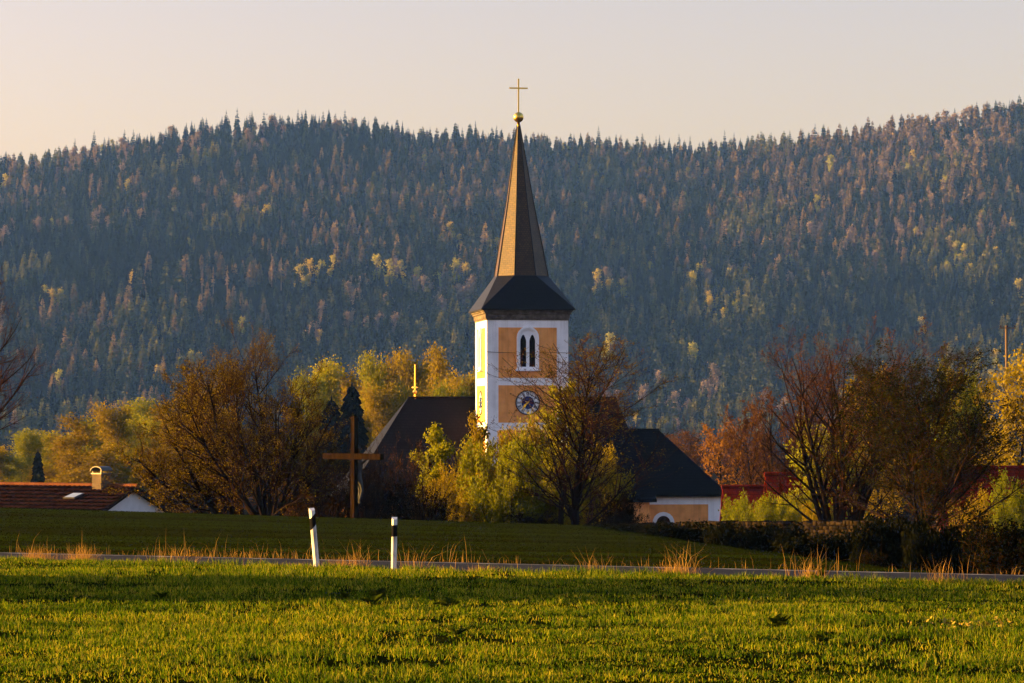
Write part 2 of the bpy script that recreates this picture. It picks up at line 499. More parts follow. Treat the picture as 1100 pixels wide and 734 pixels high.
def ground_material():
    m = bpy.data.materials.new('ground')
    m.use_nodes = True
    nt = m.node_tree
    b = nt.nodes['Principled BSDF']
    b.inputs['Roughness'].default_value = 0.95
    b.inputs['Specular IOR Level'].default_value = 0.0
    g = nt.nodes.new('ShaderNodeNewGeometry')
    n1 = nt.nodes.new('ShaderNodeTexNoise'); n1.inputs['Scale'].default_value = 1.3; n1.inputs['Detail'].default_value = 10
    nt.links.new(g.outputs['Position'], n1.inputs['Vector'])
    soil = ramp(nt, n1.outputs[0], [(0.35, (0.003, 0.005, 0.001)), (0.55, (0.006, 0.009, 0.001)), (0.72, (0.012, 0.013, 0.002))])
    # drill rows of the field beyond the road, and brown forest floor on the hill
    mp = nt.nodes.new('ShaderNodeMapping')
    mp.inputs['Rotation'].default_value = (0, 0, R(4))
    mp.inputs['Scale'].default_value = (0.03, 0.45, 1)
    nt.links.new(g.outputs['Position'], mp.inputs[0])
    n2 = nt.nodes.new('ShaderNodeTexNoise'); n2.inputs['Scale'].default_value = 1.0; n2.inputs['Detail'].default_value = 6
    nt.links.new(mp.outputs[0], n2.inputs['Vector'])
    crop = ramp(nt, n2.outputs[0], [(0.32, (0.012, 0.011, 0.002)), (0.5, (0.015, 0.020, 0.0022)), (0.68, (0.020, 0.031, 0.0026))])
    sx = nt.nodes.new('ShaderNodeSeparateXYZ')
    nt.links.new(g.outputs['Position'], sx.inputs[0])
    ml = nt.nodes.new('ShaderNodeMath'); ml.operation = 'MULTIPLY_ADD'
    ml.inputs[1].default_value = ROAD_M
    nt.links.new(sx.outputs[0], ml.inputs[0]); nt.links.new(sx.outputs[1], ml.inputs[2])
    mr = nt.nodes.new('ShaderNodeMapRange'); mr.inputs[1].default_value = 49.6; mr.inputs[2].default_value = 50.4
    nt.links.new(ml.outputs[0], mr.inputs[0])
    mx = nt.nodes.new('ShaderNodeMix'); mx.data_type = 'RGBA'
    nt.links.new(mr.outputs[0], mx.inputs[0]); nt.links.new(soil, mx.inputs[6]); nt.links.new(crop, mx.inputs[7])
    mr2 = nt.nodes.new('ShaderNodeMapRange'); mr2.inputs[1].default_value = 130; mr2.inputs[2].default_value = 190
    nt.links.new(sx.outputs[1], mr2.inputs[0])
    mx2 = nt.nodes.new('ShaderNodeMix'); mx2.data_type = 'RGBA'
    mx2.inputs[7].default_value = (0.006, 0.006, 0.005, 1)
    nt.links.new(mr2.outputs[0], mx2.inputs[0]); nt.links.new(mx.outputs[2], mx2.inputs[6])
    nt.links.new(mx2.outputs[2], b.inputs['Base Color'])
    bp = nt.nodes.new('ShaderNodeBump'); bp.inputs['Strength'].default_value = 0.5; bp.inputs['Distance'].default_value = 0.06
    nt.links.new(n1.outputs[0], bp.inputs['Height'])
    nt.links.new(bp.outputs[0], b.inputs['Normal'])
    return m


gnd = link('ground', np_mesh('ground', np.stack([GX.ravel(), GY.ravel(), GZ.ravel()], 1), [q], [ground_material()], smooth=True))
tag(gnd, 'green meadow, dark field and wooded hillside ground', 'ground', kind='structure')

# road with edge lines
def strip(name, c0, c1, z, m, parent=None, a0=-70, a1=70):
    n = 141
    V, F = [], []
    for i in range(n):
        a = a0 + (a1 - a0) * i / (n - 1)
        for c in (c0, c1):
            p = Vector((0, 49.35, 0)) + RD * a + RN * c
            V.append((p.x, p.y, z))
    k = np.arange(n - 1) * 2
    return link(name, np_mesh(name, V, [np.stack([k, k + 2, k + 3, k + 1], 1)], [m]), parent)


road = strip('road', -ROAD_W, 0, 0.030, M_asphalt)
tag(road, 'narrow grey asphalt country road crossing behind the meadow', 'road', kind='structure')
for c0, c1 in ((-0.30, -0.20), (-ROAD_W + 0.20, -ROAD_W + 0.30)):
    e = strip('edge_line', c0, c1, 0.034, M_paint, road)


# ------------------------------------------------------------------ plant generators
def unit(v): return v / np.maximum(np.linalg.norm(v, axis=-1, keepdims=True), 1e-9)


def polylines(r, S, D, L, n, wander, trop):
    """S,D (N,3), L (N,) -> polylines (N,n,3)."""
    N = len(S)
    P = np.empty((N, n, 3)); P[:, 0] = S
    d = unit(D)
    st = (L / (n - 1))[:, None]
    for i in range(1, n):
        d = unit(d + r.normal(0, wander, (N, 3)) + np.array([0, 0, trop]))
        P[:, i] = P[:, i - 1] + d * st
    return P


def tubes(P, Rd, sides):
    """polylines (N,n,3) and radii (N,n) -> verts, quad faces."""
    N, n, _ = P.shape
    T = unit(np.gradient(P, axis=1))
    ref = np.where(np.abs(T[..., 2:3]) > 0.9, np.array([1.0, 0, 0]), np.array([0, 0, 1.0]))
    A = unit(np.cross(T, ref)); B = np.cross(T, A)
    ang = np.arange(sides) * 2 * np.pi / sides
    V = P[:, :, None, :] + Rd[:, :, None, None] * (A[:, :, None, :] * np.cos(ang)[None, None, :, None] + B[:, :, None, :] * np.sin(ang)[None, None, :, None])
    base = (np.arange(N)[:, None, None] * n + np.arange(n - 1)[None, :, None]) * sides
    k = np.arange(sides)[None, None, :]; k1 = (k + 1) % sides
    F = np.stack([base + k, base + k1, base + sides + k1, base + sides + k], -1).reshape(-1, 4)
    return V.reshape(-1, 3), F


def flakes(r, C, size, up=0.3, asp=0.6):
    """Diamond leaf faces centred on C."""
    N = len(C)
    size = np.broadcast_to(np.asarray(size, dtype=float), (N,))[:, None]
    n = unit(r.normal(0, 1, (N, 3)) + np.array([0, 0, up]))
    a = unit(np.cross(n, r.normal(0, 1, (N, 3)))); b = np.cross(n, a)
    V = np.stack([C - a * size, C - b * size * asp, C + a * size, C + b * size * asp], 1).reshape(-1, 3)
    F = np.arange(N * 4).reshape(N, 4)
    return V, F


def merge(parts):
    """[(V,F)] -> V, F"""
    Vs, Fs, o = [], [], 0
    for V, F in parts:
        Vs.append(V); Fs.append(F + o); o += len(V)
    return np.concatenate(Vs), np.concatenate(Fs)


def grow(r, stems, spec):
    """stems: list of (start, dir, length, radius). spec: per level dict(n, t0, t1, ang, ratio, wander, trop, rr, npts)."""
    S = np.array([s[0] for s in stems], float); D = np.array([s[1] for s in stems], float)
    L = np.array([s[2] for s in stems], float); Rb = np.array([s[3] for s in stems], float)
    out = []
    s0 = spec[0]
    P = polylines(r, S, D, L, s0['npts'], s0['wander'], s0['trop'])
    tt = np.linspace(0, 1, s0['npts'])
    Rd = Rb[:, None] * (1 - tt[None] * 0.88)
    out.append((P, Rd))
    for sp in spec[1:]:
        N, n, _ = P.shape
        k = sp['n']
        t = r.uniform(sp['t0'], sp['t1'], (N, k))
        t = np.sort(t, 1)
        fi = t * (n - 1); i0 = np.clip(fi.astype(int), 0, n - 2); fr = (fi - i0)[..., None]
        idx = np.arange(N)[:, None]
        pos = P[idx, i0] * (1 - fr) + P[idx, i0 + 1] * fr
        tan = unit(P[idx, i0 + 1] - P[idx, i0])
        rad = Rd[idx, i0] * (1 - fr[..., 0]) + Rd[idx, i0 + 1] * fr[..., 0]
        az = unit(np.cross(tan, r.normal(0, 1, tan.shape)))
        an = np.radians(r.normal(sp['ang'], sp.get('asd', 8), t.shape))[..., None]
        dr = tan * np.cos(an) + az * np.sin(an)
        ln = L[:, None] * sp['ratio'] * (1.15 - 0.55 * t) * r.uniform(0.65, 1.2, t.shape)
        S = pos.reshape(-1, 3); D = dr.reshape(-1, 3); L = ln.ravel()
        Rb = np.minimum(rad.ravel() * 0.75, np.maximum(L * sp['rr'], sp.get('rmin', 0.008)))
        P = polylines(r, S, D, L, sp['npts'], sp['wander'], sp['trop'])
        tt = np.linspace(0, 1, sp['npts'])
        Rd = np.maximum(Rb[:, None] * (1 - tt[None] * 0.8), sp.get('rmin', 0.004) * 0.6)
        out.append((P, Rd))
    return out


def tree_meshes(r, lv, split, bark, twig, leaf=None, leaf_n=0, leaf_size=0.05, lev_from=-1, spread=0.05, sides=(8, 6, 4, 3, 3, 3)):
    """trunk mesh = levels < split; crown mesh = the rest plus leaves."""
    tv, tf = merge([tubes(P, Rd, sides[i]) for i, (P, Rd) in enumerate(lv[:split])])
    parts = [tubes(P, Rd, sides[i + split]) for i, (P, Rd) in enumerate(lv[split:])]
    faces, mi = [], []
    Vs, o = [], 0
    if parts:
        cv, cf = merge(parts)
        Vs.append(cv); faces.append(cf); mi.append(0); o = len(cv)
    if leaf and leaf_n:
        P = np.concatenate([p.reshape(-1, 3) if False else p[:, 1:].reshape(-1, 3) for p, _ in lv[lev_from:]])
        C = P[r.integers(0, len(P), leaf_n)] + r.normal(0, spread, (leaf_n, 3))
        v, f = flakes(r, C, leaf_size * r.uniform(0.6, 1.4, leaf_n))
        Vs.append(v); faces.append(f + o); mi.append(1)
    tm = np_mesh('trunk', tv, [tf], [bark], smooth=True)
    cm = np_mesh('crown', np.concatenate(Vs), faces, [twig] + ([leaf] if leaf else [twig]), mi)
    return tm, cm


def measure(cm, tm=None):
    a = np.empty(len(cm.vertices) * 3, np.float32); cm.vertices.foreach_get('co', a)
    a = a.reshape(-1, 3)
    zt = np.percentile(a[:, 2], 99.7)
    lo, hi = np.percentile(a, 1.0, axis=0), np.percentile(a, 99.0, axis=0)
    return lo, hi, zt


def plant(name, meshes, px, Y, top, width, label, cat='tree', group=None, rz=0.0, sink=0.0, base=None, depth=None):
    """Set a tree/shrub on the ground at the distance Y so that its crown reaches the given height and breadth."""
    X = (px - 550) / FPX * Y
    z = gz(X, Y) - sink
    lo, hi, zmax = measure(meshes[-1])
    H = at(px, top, Y).z - z
    W = width / FPX * Y
    root = empty(name, (X, Y, z), rz)
    sx = W / max(hi[0] - lo[0], hi[1] - lo[1])
    root.scale = (sx, sx if depth is None else depth / FPX * Y / (hi[1] - lo[1]), H / zmax)
    tag(root, label, cat, group)
    for n, me in zip(('trunk', 'crown'), meshes): link(n, me, root)
    return root


def broad_multi(seed, nst=6, H=7.0, spread=0.42, bark=None, twig=None, leaf=None, leaf_n=0, leaf_size=0.04, dens=1.0, bias=(0, 0, 0), trop=0.05):
    """A wide tree that forks near the ground into steep limbs."""
    r = np.random.default_rng(seed)
    stems = []
    for k in range(nst):
        a = k * 2 * math.pi / nst + r.uniform(-0.4, 0.4)
        t = spread * r.uniform(0.35, 1.25) * (0.3 if k == 0 else 1)
        d = (math.sin(t) * math.cos(a), math.sin(t) * math.sin(a), math.cos(t))
        d = (d[0] + bias[0] * r.uniform(0, 1.6), d[1] + bias[1], d[2])
        stems.append(((0.10 * math.cos(a), 0.10 * math.sin(a), -0.1), d, H * r.uniform(0.82, 1.0) * (1 - 0.25 * t), 0.13 * r.uniform(0.6, 1.1)))
    d = dens
    spec = [dict(npts=12, wander=0.05, trop=trop),
            dict(n=int(13 * d), t0=0.12, t1=0.97, ang=42, ratio=0.42, wander=0.06, trop=0.05, rr=0.016, npts=8, rmin=0.012),
            dict(n=int(9 * d), t0=0.15, t1=1.0, ang=38, ratio=0.42, wander=0.07, trop=0.05, rr=0.014, npts=5, rmin=0.008),
            dict(n=int(6 * d), t0=0.15, t1=1.0, ang=36, ratio=0.5, wander=0.08, trop=0.04, rr=0.012, npts=4, rmin=0.0065)]
    lv = grow(r, stems, spec)
    return tree_meshes(r, lv, 2, bark or M_bark, twig or M_twig, leaf, leaf_n, leaf_size)


def broad_single(seed, H=7.5, lr=0.015, bark=None, twig=None, leaf=None, leaf_n=0, leaf_size=0.04, limbs=22, up=50, dens=1.0, t0=0.12, ratio=0.62, rad=0.17):
    """A tree with one clear leader and many rising limbs."""
    r = np.random.default_rng(seed)
    stems = [((0, 0, -0.1), (0.02, 0, 1), H, rad)]
    spec = [dict(npts=14, wander=0.03, trop=0.06),
            dict(n=limbs, t0=t0, t1=0.96, ang=up, ratio=ratio, wander=0.05, trop=0.07, rr=lr, npts=9, rmin=0.014),
            dict(n=int(12 * dens), t0=0.12, t1=1.0, ang=38, ratio=0.38, wander=0.06, trop=0.05, rr=0.013, npts=6, rmin=0.009),
            dict(n=int(8 * dens), t0=0.12, t1=1.0, ang=36, ratio=0.42, wander=0.08, trop=0.04, rr=0.012, npts=4, rmin=0.0065)]
    lv = grow(r, stems, spec)
    return tree_meshes(r, lv, 2, bark or M_bark, twig or M_twig, leaf, leaf_n, leaf_size)


def leafy(seed, H=12.0, leaf=None, leaf_n=4500, leaf_size=0.16, bark=None, limbs=22, up=42, ratio=0.42, t0=0.18, clump=0.30):
    """A leafed tree for the middle distance: limbs with sprays of leaves round their ends."""
    r = np.random.default_rng(seed)
    stems = [((0, 0, -0.2), (0, 0, 1), H * 0.97, 0.16)]
    spec = [dict(npts=10, wander=0.03, trop=0.05),
            dict(n=limbs, t0=t0, t1=0.98, ang=up, ratio=ratio, wander=0.07, trop=0.06, rr=0.013, npts=7, rmin=0.02),
            dict(n=7, t0=0.25, t1=1.0, ang=42, ratio=0.42, wander=0.09, trop=0.04, rr=0.012, npts=5, rmin=0.012)]
    lv = grow(r, stems, spec)
    return tree_meshes(r, lv, 2, bark or M_bark, M_twig, leaf, leaf_n, leaf_size, lev_from=-1, spread=clump)


def shrub(seed, H=3.0, leaf=None, leaf_n=3000, leaf_size=0.05, nst=14, twig=None, spread=0.55, dens=1.0, clump=0.06):
    r = np.random.default_rng(seed)
    stems = []
    for k in range(nst):
        a = r.uniform(0, 6.28); t = spread * r.uniform(0.05, 1.4)
        rr_ = r.uniform(0, 0.35)
        stems.append(((rr_ * math.cos(a), rr_ * math.sin(a), -0.05), (math.sin(t) * math.cos(a), math.sin(t) * math.sin(a), math.cos(t)), H * r.uniform(0.6, 1.0), 0.03))
    spec = [dict(npts=9, wander=0.07, trop=0.04),
            dict(n=int(9 * dens), t0=0.12, t1=1.0, ang=40, ratio=0.40, wander=0.08, trop=0.04, rr=0.012, npts=6, rmin=0.009),
            dict(n=int(6 * dens), t0=0.15, t1=1.0, ang=40, ratio=0.45, wander=0.09, trop=0.03, rr=0.011, npts=4, rmin=0.0065)]
    lv = grow(r, stems, spec)
    return tree_meshes(r, lv, 1, M_bark, twig or M_twig, leaf, leaf_n, leaf_size, spread=clump, sides=(5, 3, 3, 3))


def conifer(seed, H=25.0, W=6.0, whorls=24, per=8, m=None, droop=0.35, gap=0.0, bare=0.1, thick=0.5, bark=None, pw=0.85):
    """Far conifer as ONE mesh: trunk plus whorls of drooping sprays."""
    r = np.random.default_rng(seed)
    V, F = [], []
    n = 0
    for i in range(whorls):
        t = (i + r.uniform(-0.3, 0.3)) / whorls
        z = H * (bare + (1 - bare) * t)
        ln = W / 2 * (1 - t) ** pw * (0.55 + 0.45 * min(1, t * 6 + 0.4)) + 0.25
        for k in range(per):
            if r.random() < gap: continue
            a = r.uniform(0, 6.28)
            l = ln * r.uniform(0.6, 1.15)
            c, s = math.cos(a), math.sin(a)
            wd = l * r.uniform(0.28, 0.5)
            dz = -l * droop * r.uniform(0.5, 1.3)
            hz = thick * r.uniform(0.6, 1.3) + 0.12 * l
            p0 = np.array([0, 0, z + 0.25 * hz]); p1 = np.array([c * l, s * l, z + dz])
            mid = (p0 + p1) / 2 + np.array([0, 0, -dz * 0.25])
            sd = np.array([-s, c, 0]) * wd
            for tl in (r.uniform(-0.5, 0.5), r.uniform(0.8, 2.2)):
                w2 = sd * math.cos(tl) + np.array([0, 0, max(wd, hz * 0.45)]) * math.sin(tl)
                V += [p0, mid + w2 * 0.7, p1, mid - w2]
                F.append((n, n + 1, n + 2, n + 3)); n += 4
    top = np.array([[0, 0, H * 1.04], [0.25, 0.1, H * 0.96], [0, 0, H * 0.93], [-0.25, -0.1, H * 0.96]])
    V += list(top); F.append((n, n + 1, n + 2, n + 3)); n += 4
    V = np.array(V)
    P = np.array([[[0, 0, -1.0], [0, 0, H * 0.5], [0, 0, H * 0.98]]]); Rd = np.array([[H * 0.012, H * 0.008, 0.03]])
    tv, tf = tubes(P, Rd, 5)
    return np_mesh('conifer', np.concatenate([V, tv]), [np.array(F), tf + len(V)], [m, bark or M_bark], [0, 1])


def roundtree(seed, H=18.0, W=9.0, n=420, m=None, size=0.75, bark=None, low=0.25):
    """Far broadleaf tree as ONE mesh: trunk, a few limbs, a loose crown of sprays."""
    r = np.random.default_rng(seed)
    cl = []
    for k in range(14):
        a = r.uniform(0, 6.28); t = r.uniform(0, 1)
        rad = W / 2 * math.sin(math.pi * (0.12 + 0.8 * t)) * r.uniform(0.2, 0.8)
        cl.append((rad * math.cos(a), rad * math.sin(a), H * (low + (0.93 - low) * t)))
    cl = np.array(cl)
    C = cl[r.integers(0, len(cl), n)] + r.normal(0, 1, (n, 3)) * np.array([W * 0.11, W * 0.11, H * 0.065])
    v, f = flakes(r, C, size * r.uniform(0.5, 1.3, n))
    P = np.concatenate([[np.linspace((0, 0, -1), (0, 0, H * 0.8), 4)], [np.linspace((0, 0, H * 0.2), c, 4) for c in cl]])
    Rd = np.concatenate([[np.linspace(H * 0.013, 0.04, 4)], [np.linspace(0.13, 0.03, 4) for c in cl]])
    tv, tf = tubes(P, Rd, 4)
    return np_mesh('broadleaf', np.concatenate([v, tv]), [f, tf + len(v)], [m, bark or M_palebark], [0, 1])


exec_sections = True
# ------------------------------------------------------------------ the wooded hill
forest_protos = []
def proto(name, me):
    o = bpy.data.objects.new(name, me)
    forest_protos.append(o)
    return o

P_spruce = [conifer(20 + i, H=21 + 2.4 * i, W=8.2 + 0.8 * (i % 3), whorls=20 + 2 * i, per=10, m=M_spruce, droop=0.36 + 0.06 * (i % 2), thick=0.45) for i in range(4)]
P_mid = [conifer(40 + i, H=21 + 2.7 * i, W=9.0 + 0.9 * i, whorls=18, per=9, m=M_sprucemid, droop=0.22, gap=0.1, thick=0.45, pw=0.6) for i in range(3)]
P_larch = [conifer(60 + i, H=21 + 2.4 * i, W=9.6, whorls=20, per=10, m=M_larch, droop=-0.10, gap=0.15, thick=0.4, bare=0.15, pw=0.55) for i in range(3)]
P_grey = [roundtree(70 + i, H=18 + 2.2 * i, W=9.8 + 1.5 * i, m=M_greybroad, n=700, size=0.75) for i in range(2)]
P_fresh = [roundtree(80 + i, H=16.5 + 2.2 * i, W=8.3 + 1.5 * i, m=M_freshyel, n=700, size=0.68) for i in range(2)]
P_sky = [conifer(90 + i, H=22 + 2.5 * i, W=9.5, whorls=13 + i, per=9, m=M_spruce, droop=0.42, thick=0.5, bare=0.05) for i in range(3)]
P_pale = [conifer(95 + i, H=20 + 3 * i, W=9.5, whorls=19, per=10, m=M_pale, droop=-0.05, gap=0.12, thick=0.4, bare=0.12, pw=0.55) for i in range(2)]
protos = P_spruce + P_mid + P_larch + P_grey + P_fresh + P_pale        # indices 0-3, 4-6, 7-9, 10-11, 12-13

fr = np.random.default_rng(77)
pts, var, scl = [], [], []
Y = 1372.0
while Y < 2610:
    stp = 8.0 + 2.2 * (Y - 1395) / 1080
    half = 0.181 * Y * 1.12 + 90
    nX = int(2 * half / stp)
    X = -half + (np.arange(nX) + fr.uniform(-0.45, 0.45, nX)) * stp
    YY = Y + fr.uniform(-0.5, 0.5, nX) * stp
    keep = fr.random(nX) < 0.93
    X, YY = X[keep], YY[keep]
    u = (YY - YH0) / (YR - YH0)
    la = wob(X, YY, 90, 31) + 1.1 * (u - 0.62) + 0.25 * wob(X, YY, 27, 33)
    gr = wob(X, YY, 68, 35) + 0.6 * (u - 0.5)
    mi = wob(X, YY, 120, 37)
    rr = fr.random(len(X))
    v = np.zeros(len(X), int)
    v[:] = fr.integers(0, 4, len(X))
    sel = rr < np.clip(0.42 + 0.6 * mi, 0.05, 0.85); v[sel] = 4 + fr.integers(0, 3, sel.sum())
    rr = fr.random(len(X))
    sel = rr < np.clip(0.10 + 0.75 * la, 0.0, 0.78); v[sel] = 7 + fr.integers(0, 3, sel.sum())
    rr = fr.random(len(X))
    sel = rr < np.clip(-0.05 + 0.35 * gr, 0.0, 0.3); v[sel] = 10 + fr.integers(0, 2, sel.sum())
    rr = fr.random(len(X)); sel = rr < 0.006; v[sel] = 12 + fr.integers(0, 2, sel.sum())
    pa = wob(X, YY * 0.5, 38, 41)
    rr = fr.random(len(X)); sel = (pa > 0.52) & (rr < 0.7); v[sel] = 14 + fr.integers(0, 2, sel.sum())
    sel = (pa > 0.85) & (rr < 0.4) & (u < 0.75); v[sel] = 12 + fr.integers(0, 2, sel.sum())
    s = fr.uniform(0.55, 1.14, len(X)) * (0.95 + 0.16 * wob(X, YY, 45, 39)) * (0.70 + 0.18 * np.clip(u * 1.4, 0, 1))
    pts.append(np.stack([X, YY, ground(X, YY) - 0.4], 1)); var.append(v); scl.append(s)
    Y += stp * 0.95
pts = np.concatenate(pts); var = np.concatenate(var); scl = np.concatenate(scl)

# single trees that stand out on the hill; the mass keeps clear of them
hill_single = []
def hill_tree(px, py_base, me, s, name, label, group, sc_y=None):
    """Stand a tree on the slope where the line of sight through (px, py_base) meets the ground."""
    best = None
    for Yq in np.arange(1385, YR, 4.0):
        p = at(px, py_base, Yq)
        if p.z <= gz(p.x, Yq): best = p; break
    if best is None:
        p = at(px, py_base, YR); best = Vector((p.x, YR, 0))
    o = link(name, me, None, (best.x, best.y, gz(best.x, best.y) - 0.3))
    o.scale = (s, s, s * (sc_y or 1))
    o.rotation_euler = (0, 0, fr.uniform(0, 6.28))
    tag(o, label, 'tree', group)
    hill_single.append((best.x, best.y))
    return o

# skyline spruces
skyl = []
x = 6.0
while x < 1098:
    if 235 < x < 372 or 690 < x < 830 or fr.random() < 0.28:
        skyl.append(x)
    x += fr.uniform(9, 15)
for x in skyl:
    tall = 1.12 if 235 < x < 372 else 0.95
    Xq = (x - 550) / FPX * (YR - 3)
    o = link('spruce_tree', P_sky[int(fr.integers(0, 3))], None, (Xq, YR - 3 + fr.uniform(-5, 3), gz(Xq, YR - 3) - 0.3))
    s = fr.uniform(0.66, 0.95) * tall
    o.scale = (s * 1.1, s * 1.1, s); o.rotation_euler = (0, 0, fr.uniform(0, 6.28))
    tag(o, 'dark pointed spruce standing on the skyline of the wooded hill', 'tree', 'spruces along the hill skyline')
    hill_single.append((Xq, YR - 3))

for px, py in ((405, 305), (418, 308), (430, 309), (345, 305), (358, 300), (490, 308), (500, 305), (322, 312), (333, 308), (470, 312), (450, 310)):
    hill_tree(px, py + 4, P_fresh[int(fr.integers(0, 2))], fr.uniform(0.85, 1.1), 'birch_tree', 'yellow birch in the bright row half way up the wooded hill left of the spire', 'yellow birches on the hill')
for px, py, s in ((642, 316, .75), (655, 315, .6), (668, 317, .55), (655, 392, .8), (744, 392, .75), (751, 302, .6), (848, 285, .55), (865, 208, .8), (893, 185, .9), (1027, 192, .7), (1015, 208, .7), (985, 255, .55), (1095, 325, .7), (1070, 280, .5), (975, 190, .6)):
    hill_tree(px, py + 6, P_fresh[int(fr.integers(0, 2))], s * 1.35, 'birch_tree', 'fresh yellow green broadleaf tree among dark spruces on the hill right of the spire', 'pale broadleaf trees on the hill')
for px, py, s in ((115, 320, 1.0), (150, 322, 1.05), (178, 325, 1.1), (192, 322, 1.15), (325, 300, 1.0), (130, 330, .9), (100, 318, .9)):
    hill_tree(px, py + 4, P_mid[int(fr.integers(0, 3))], s, 'pine_tree', 'tall pale green conifer rising above the lower slope on the left of the hill', 'tall conifers on the left slope')
for px, py, s in ((915, 260, .95), (1000, 225, .8), (905, 220, .9), (780, 262, .6), (800, 262, .6), (1020, 245, .7), (760, 262, .5), (835, 170, .9), (880, 180, .9), (690, 225, .8)):
    hill_tree(px, py + 6, P_grey[int(fr.integers(0, 2))], s, 'leafless_tree', 'pinkish leafless broadleaf tree among spruces on the right of the hill', 'leafless trees on the hill')
for px, py, s in ((55, 330, .7), (65, 330, .7), (48, 328, .6), (205, 395, .6), (214, 396, .55), (195, 397, .5), (260, 360, .5)):
    hill_tree(px, py + 4, P_fresh[int(fr.integers(0, 2))], s * 1.3, 'birch_tree', 'orange tinted young broadleaf tree low on the left of the wooded hill', 'orange tinted trees low on the left slope')
P_trunk = conifer(99, H=22, W=4.0, whorls=12, per=4, m=M_larch, bare=0.45, gap=0.2, bark=M_palebark)
for px, py in ((217, 322), (229, 324), (244, 322), (292, 312), (302, 312)):
    hill_tree(px, py, P_trunk, 0.95, 'pine_tree', 'slim pine with a bare pale trunk on the left of the hill', 'bare trunk pines on the left slope')

hs = np.array(hill_single)
keep = np.ones(len(pts), bool)
for hx, hy in hs:
    keep &= ((pts[:, 0] - hx) ** 2 + ((pts[:, 1] - hy) * 0.6) ** 2) > 4.5 ** 2
pts, var, scl = pts[keep], var[keep], scl[keep]

pc = bpy.data.collections.new('forest_tree_kinds')
for i, me in enumerate(protos):
    pc.objects.link(proto('kind_%02d' % i, me))
fm = bpy.data.meshes.new('forest')
fm.vertices.add(len(pts))
fm.vertices.foreach_set('co', pts.astype(np.float32).ravel())
for nm, typ, arr in (('variant', 'INT', var.astype(np.int32)), ('size', 'FLOAT', scl.astype(np.float32)), ('turn', 'FLOAT', fr.uniform(0, 6.28, len(pts)).astype(np.float32))):
    a = fm.attributes.new(nm, typ, 'POINT'); a.data.foreach_set('value', arr)
forest = link('forest', fm)
tag(forest, 'hazy wooded hillside of dark spruces and brown larches', 'forest', kind='stuff')
ng = bpy.data.node_groups.new('plant_forest', 'GeometryNodeTree')
ng.interface.new_socket('Geometry', in_out='INPUT', socket_type='NodeSocketGeometry')
ng.interface.new_socket('Geometry', in_out='OUTPUT', socket_type='NodeSocketGeometry')
gi = ng.nodes.new('NodeGroupInput'); go = ng.nodes.new('NodeGroupOutput')
ip = ng.nodes.new('GeometryNodeInstanceOnPoints')
ci = ng.nodes.new('GeometryNodeCollectionInfo')
ci.inputs['Collection'].default_value = pc
ci.inputs['Separate Children'].default_value = True
ci.inputs['Reset Children'].default_value = True
ip.inputs['Pick Instance'].default_value = True
def attr(nm, dt):
    a = ng.nodes.new('GeometryNodeInputNamedAttribute'); a.data_type = dt
    a.inputs['Name'].default_value = nm
    return a.outputs['Attribute']
cx = ng.nodes.new('ShaderNodeCombineXYZ')
ng.links.new(attr('turn', 'FLOAT'), cx.inputs[2])
ng.links.new(gi.outputs[0], ip.inputs['Points'])
ng.links.new(ci.outputs[0], ip.inputs['Instance'])
ng.links.new(attr('variant', 'INT'), ip.inputs['Instance Index'])
ng.links.new(cx.outputs[0], ip.inputs['Rotation'])
ng.links.new(attr('size', 'FLOAT'), ip.inputs['Scale'])
ng.links.new(ip.outputs[0], go.inputs[0])
md = forest.modifiers.new('plant', 'NODES'); md.node_group = ng
print('forest trees', len(pts), 'single', len(hill_single))

# ------------------------------------------------------------------ the church
A = R(8.7)
GZC = -7.0
church = empty('church', (0.657, 200.28, GZC), A)
tag(church, 'white and ochre village church with tall tower, gilded spire cross and black roofs', 'church')
def z_(z): return z - GZC
TH = 2.875
def rot4(k): return Matrix.Rotation(k * math.pi / 2, 4, 'Z')
ZT = z_(9.58)
m = MB(); m.box(-TH, TH, -TH, TH, 0, ZT); tower = m.build('tower_wall', M_white, church)
pan = MB()
for k in range(4):
    Mx = rot4(k) @ Matrix.Translation((0, -TH, 0))
    for z0, z1 in ((5.55, 9.06), (2.43, 5.03), (-2.2, 1.90)):
        pan.prism([(-2.06, z_(z0)), (2.06, z_(z0)), (2.06, z_(z1)), (-2.06, z_(z1))], -0.012, 0.05, Mx)
pan.build('ochre_panel', M_ochre, tower)
def arch(hw, zb, zs, n=10, pointed=0.0):
    """Outline of an arched opening: half width, bottom, springing; pointed raises the crown."""
    P = [(-hw, zb), (hw, zb)]
    for i in range(n + 1):
        a = math.pi * i / n
        P.append((hw * math.cos(a), zs + hw * math.sin(a) * (1 + pointed * math.sin(a) ** 2)))
    return P
def shift(P, dx): return [(x + dx, z) for x, z in P]
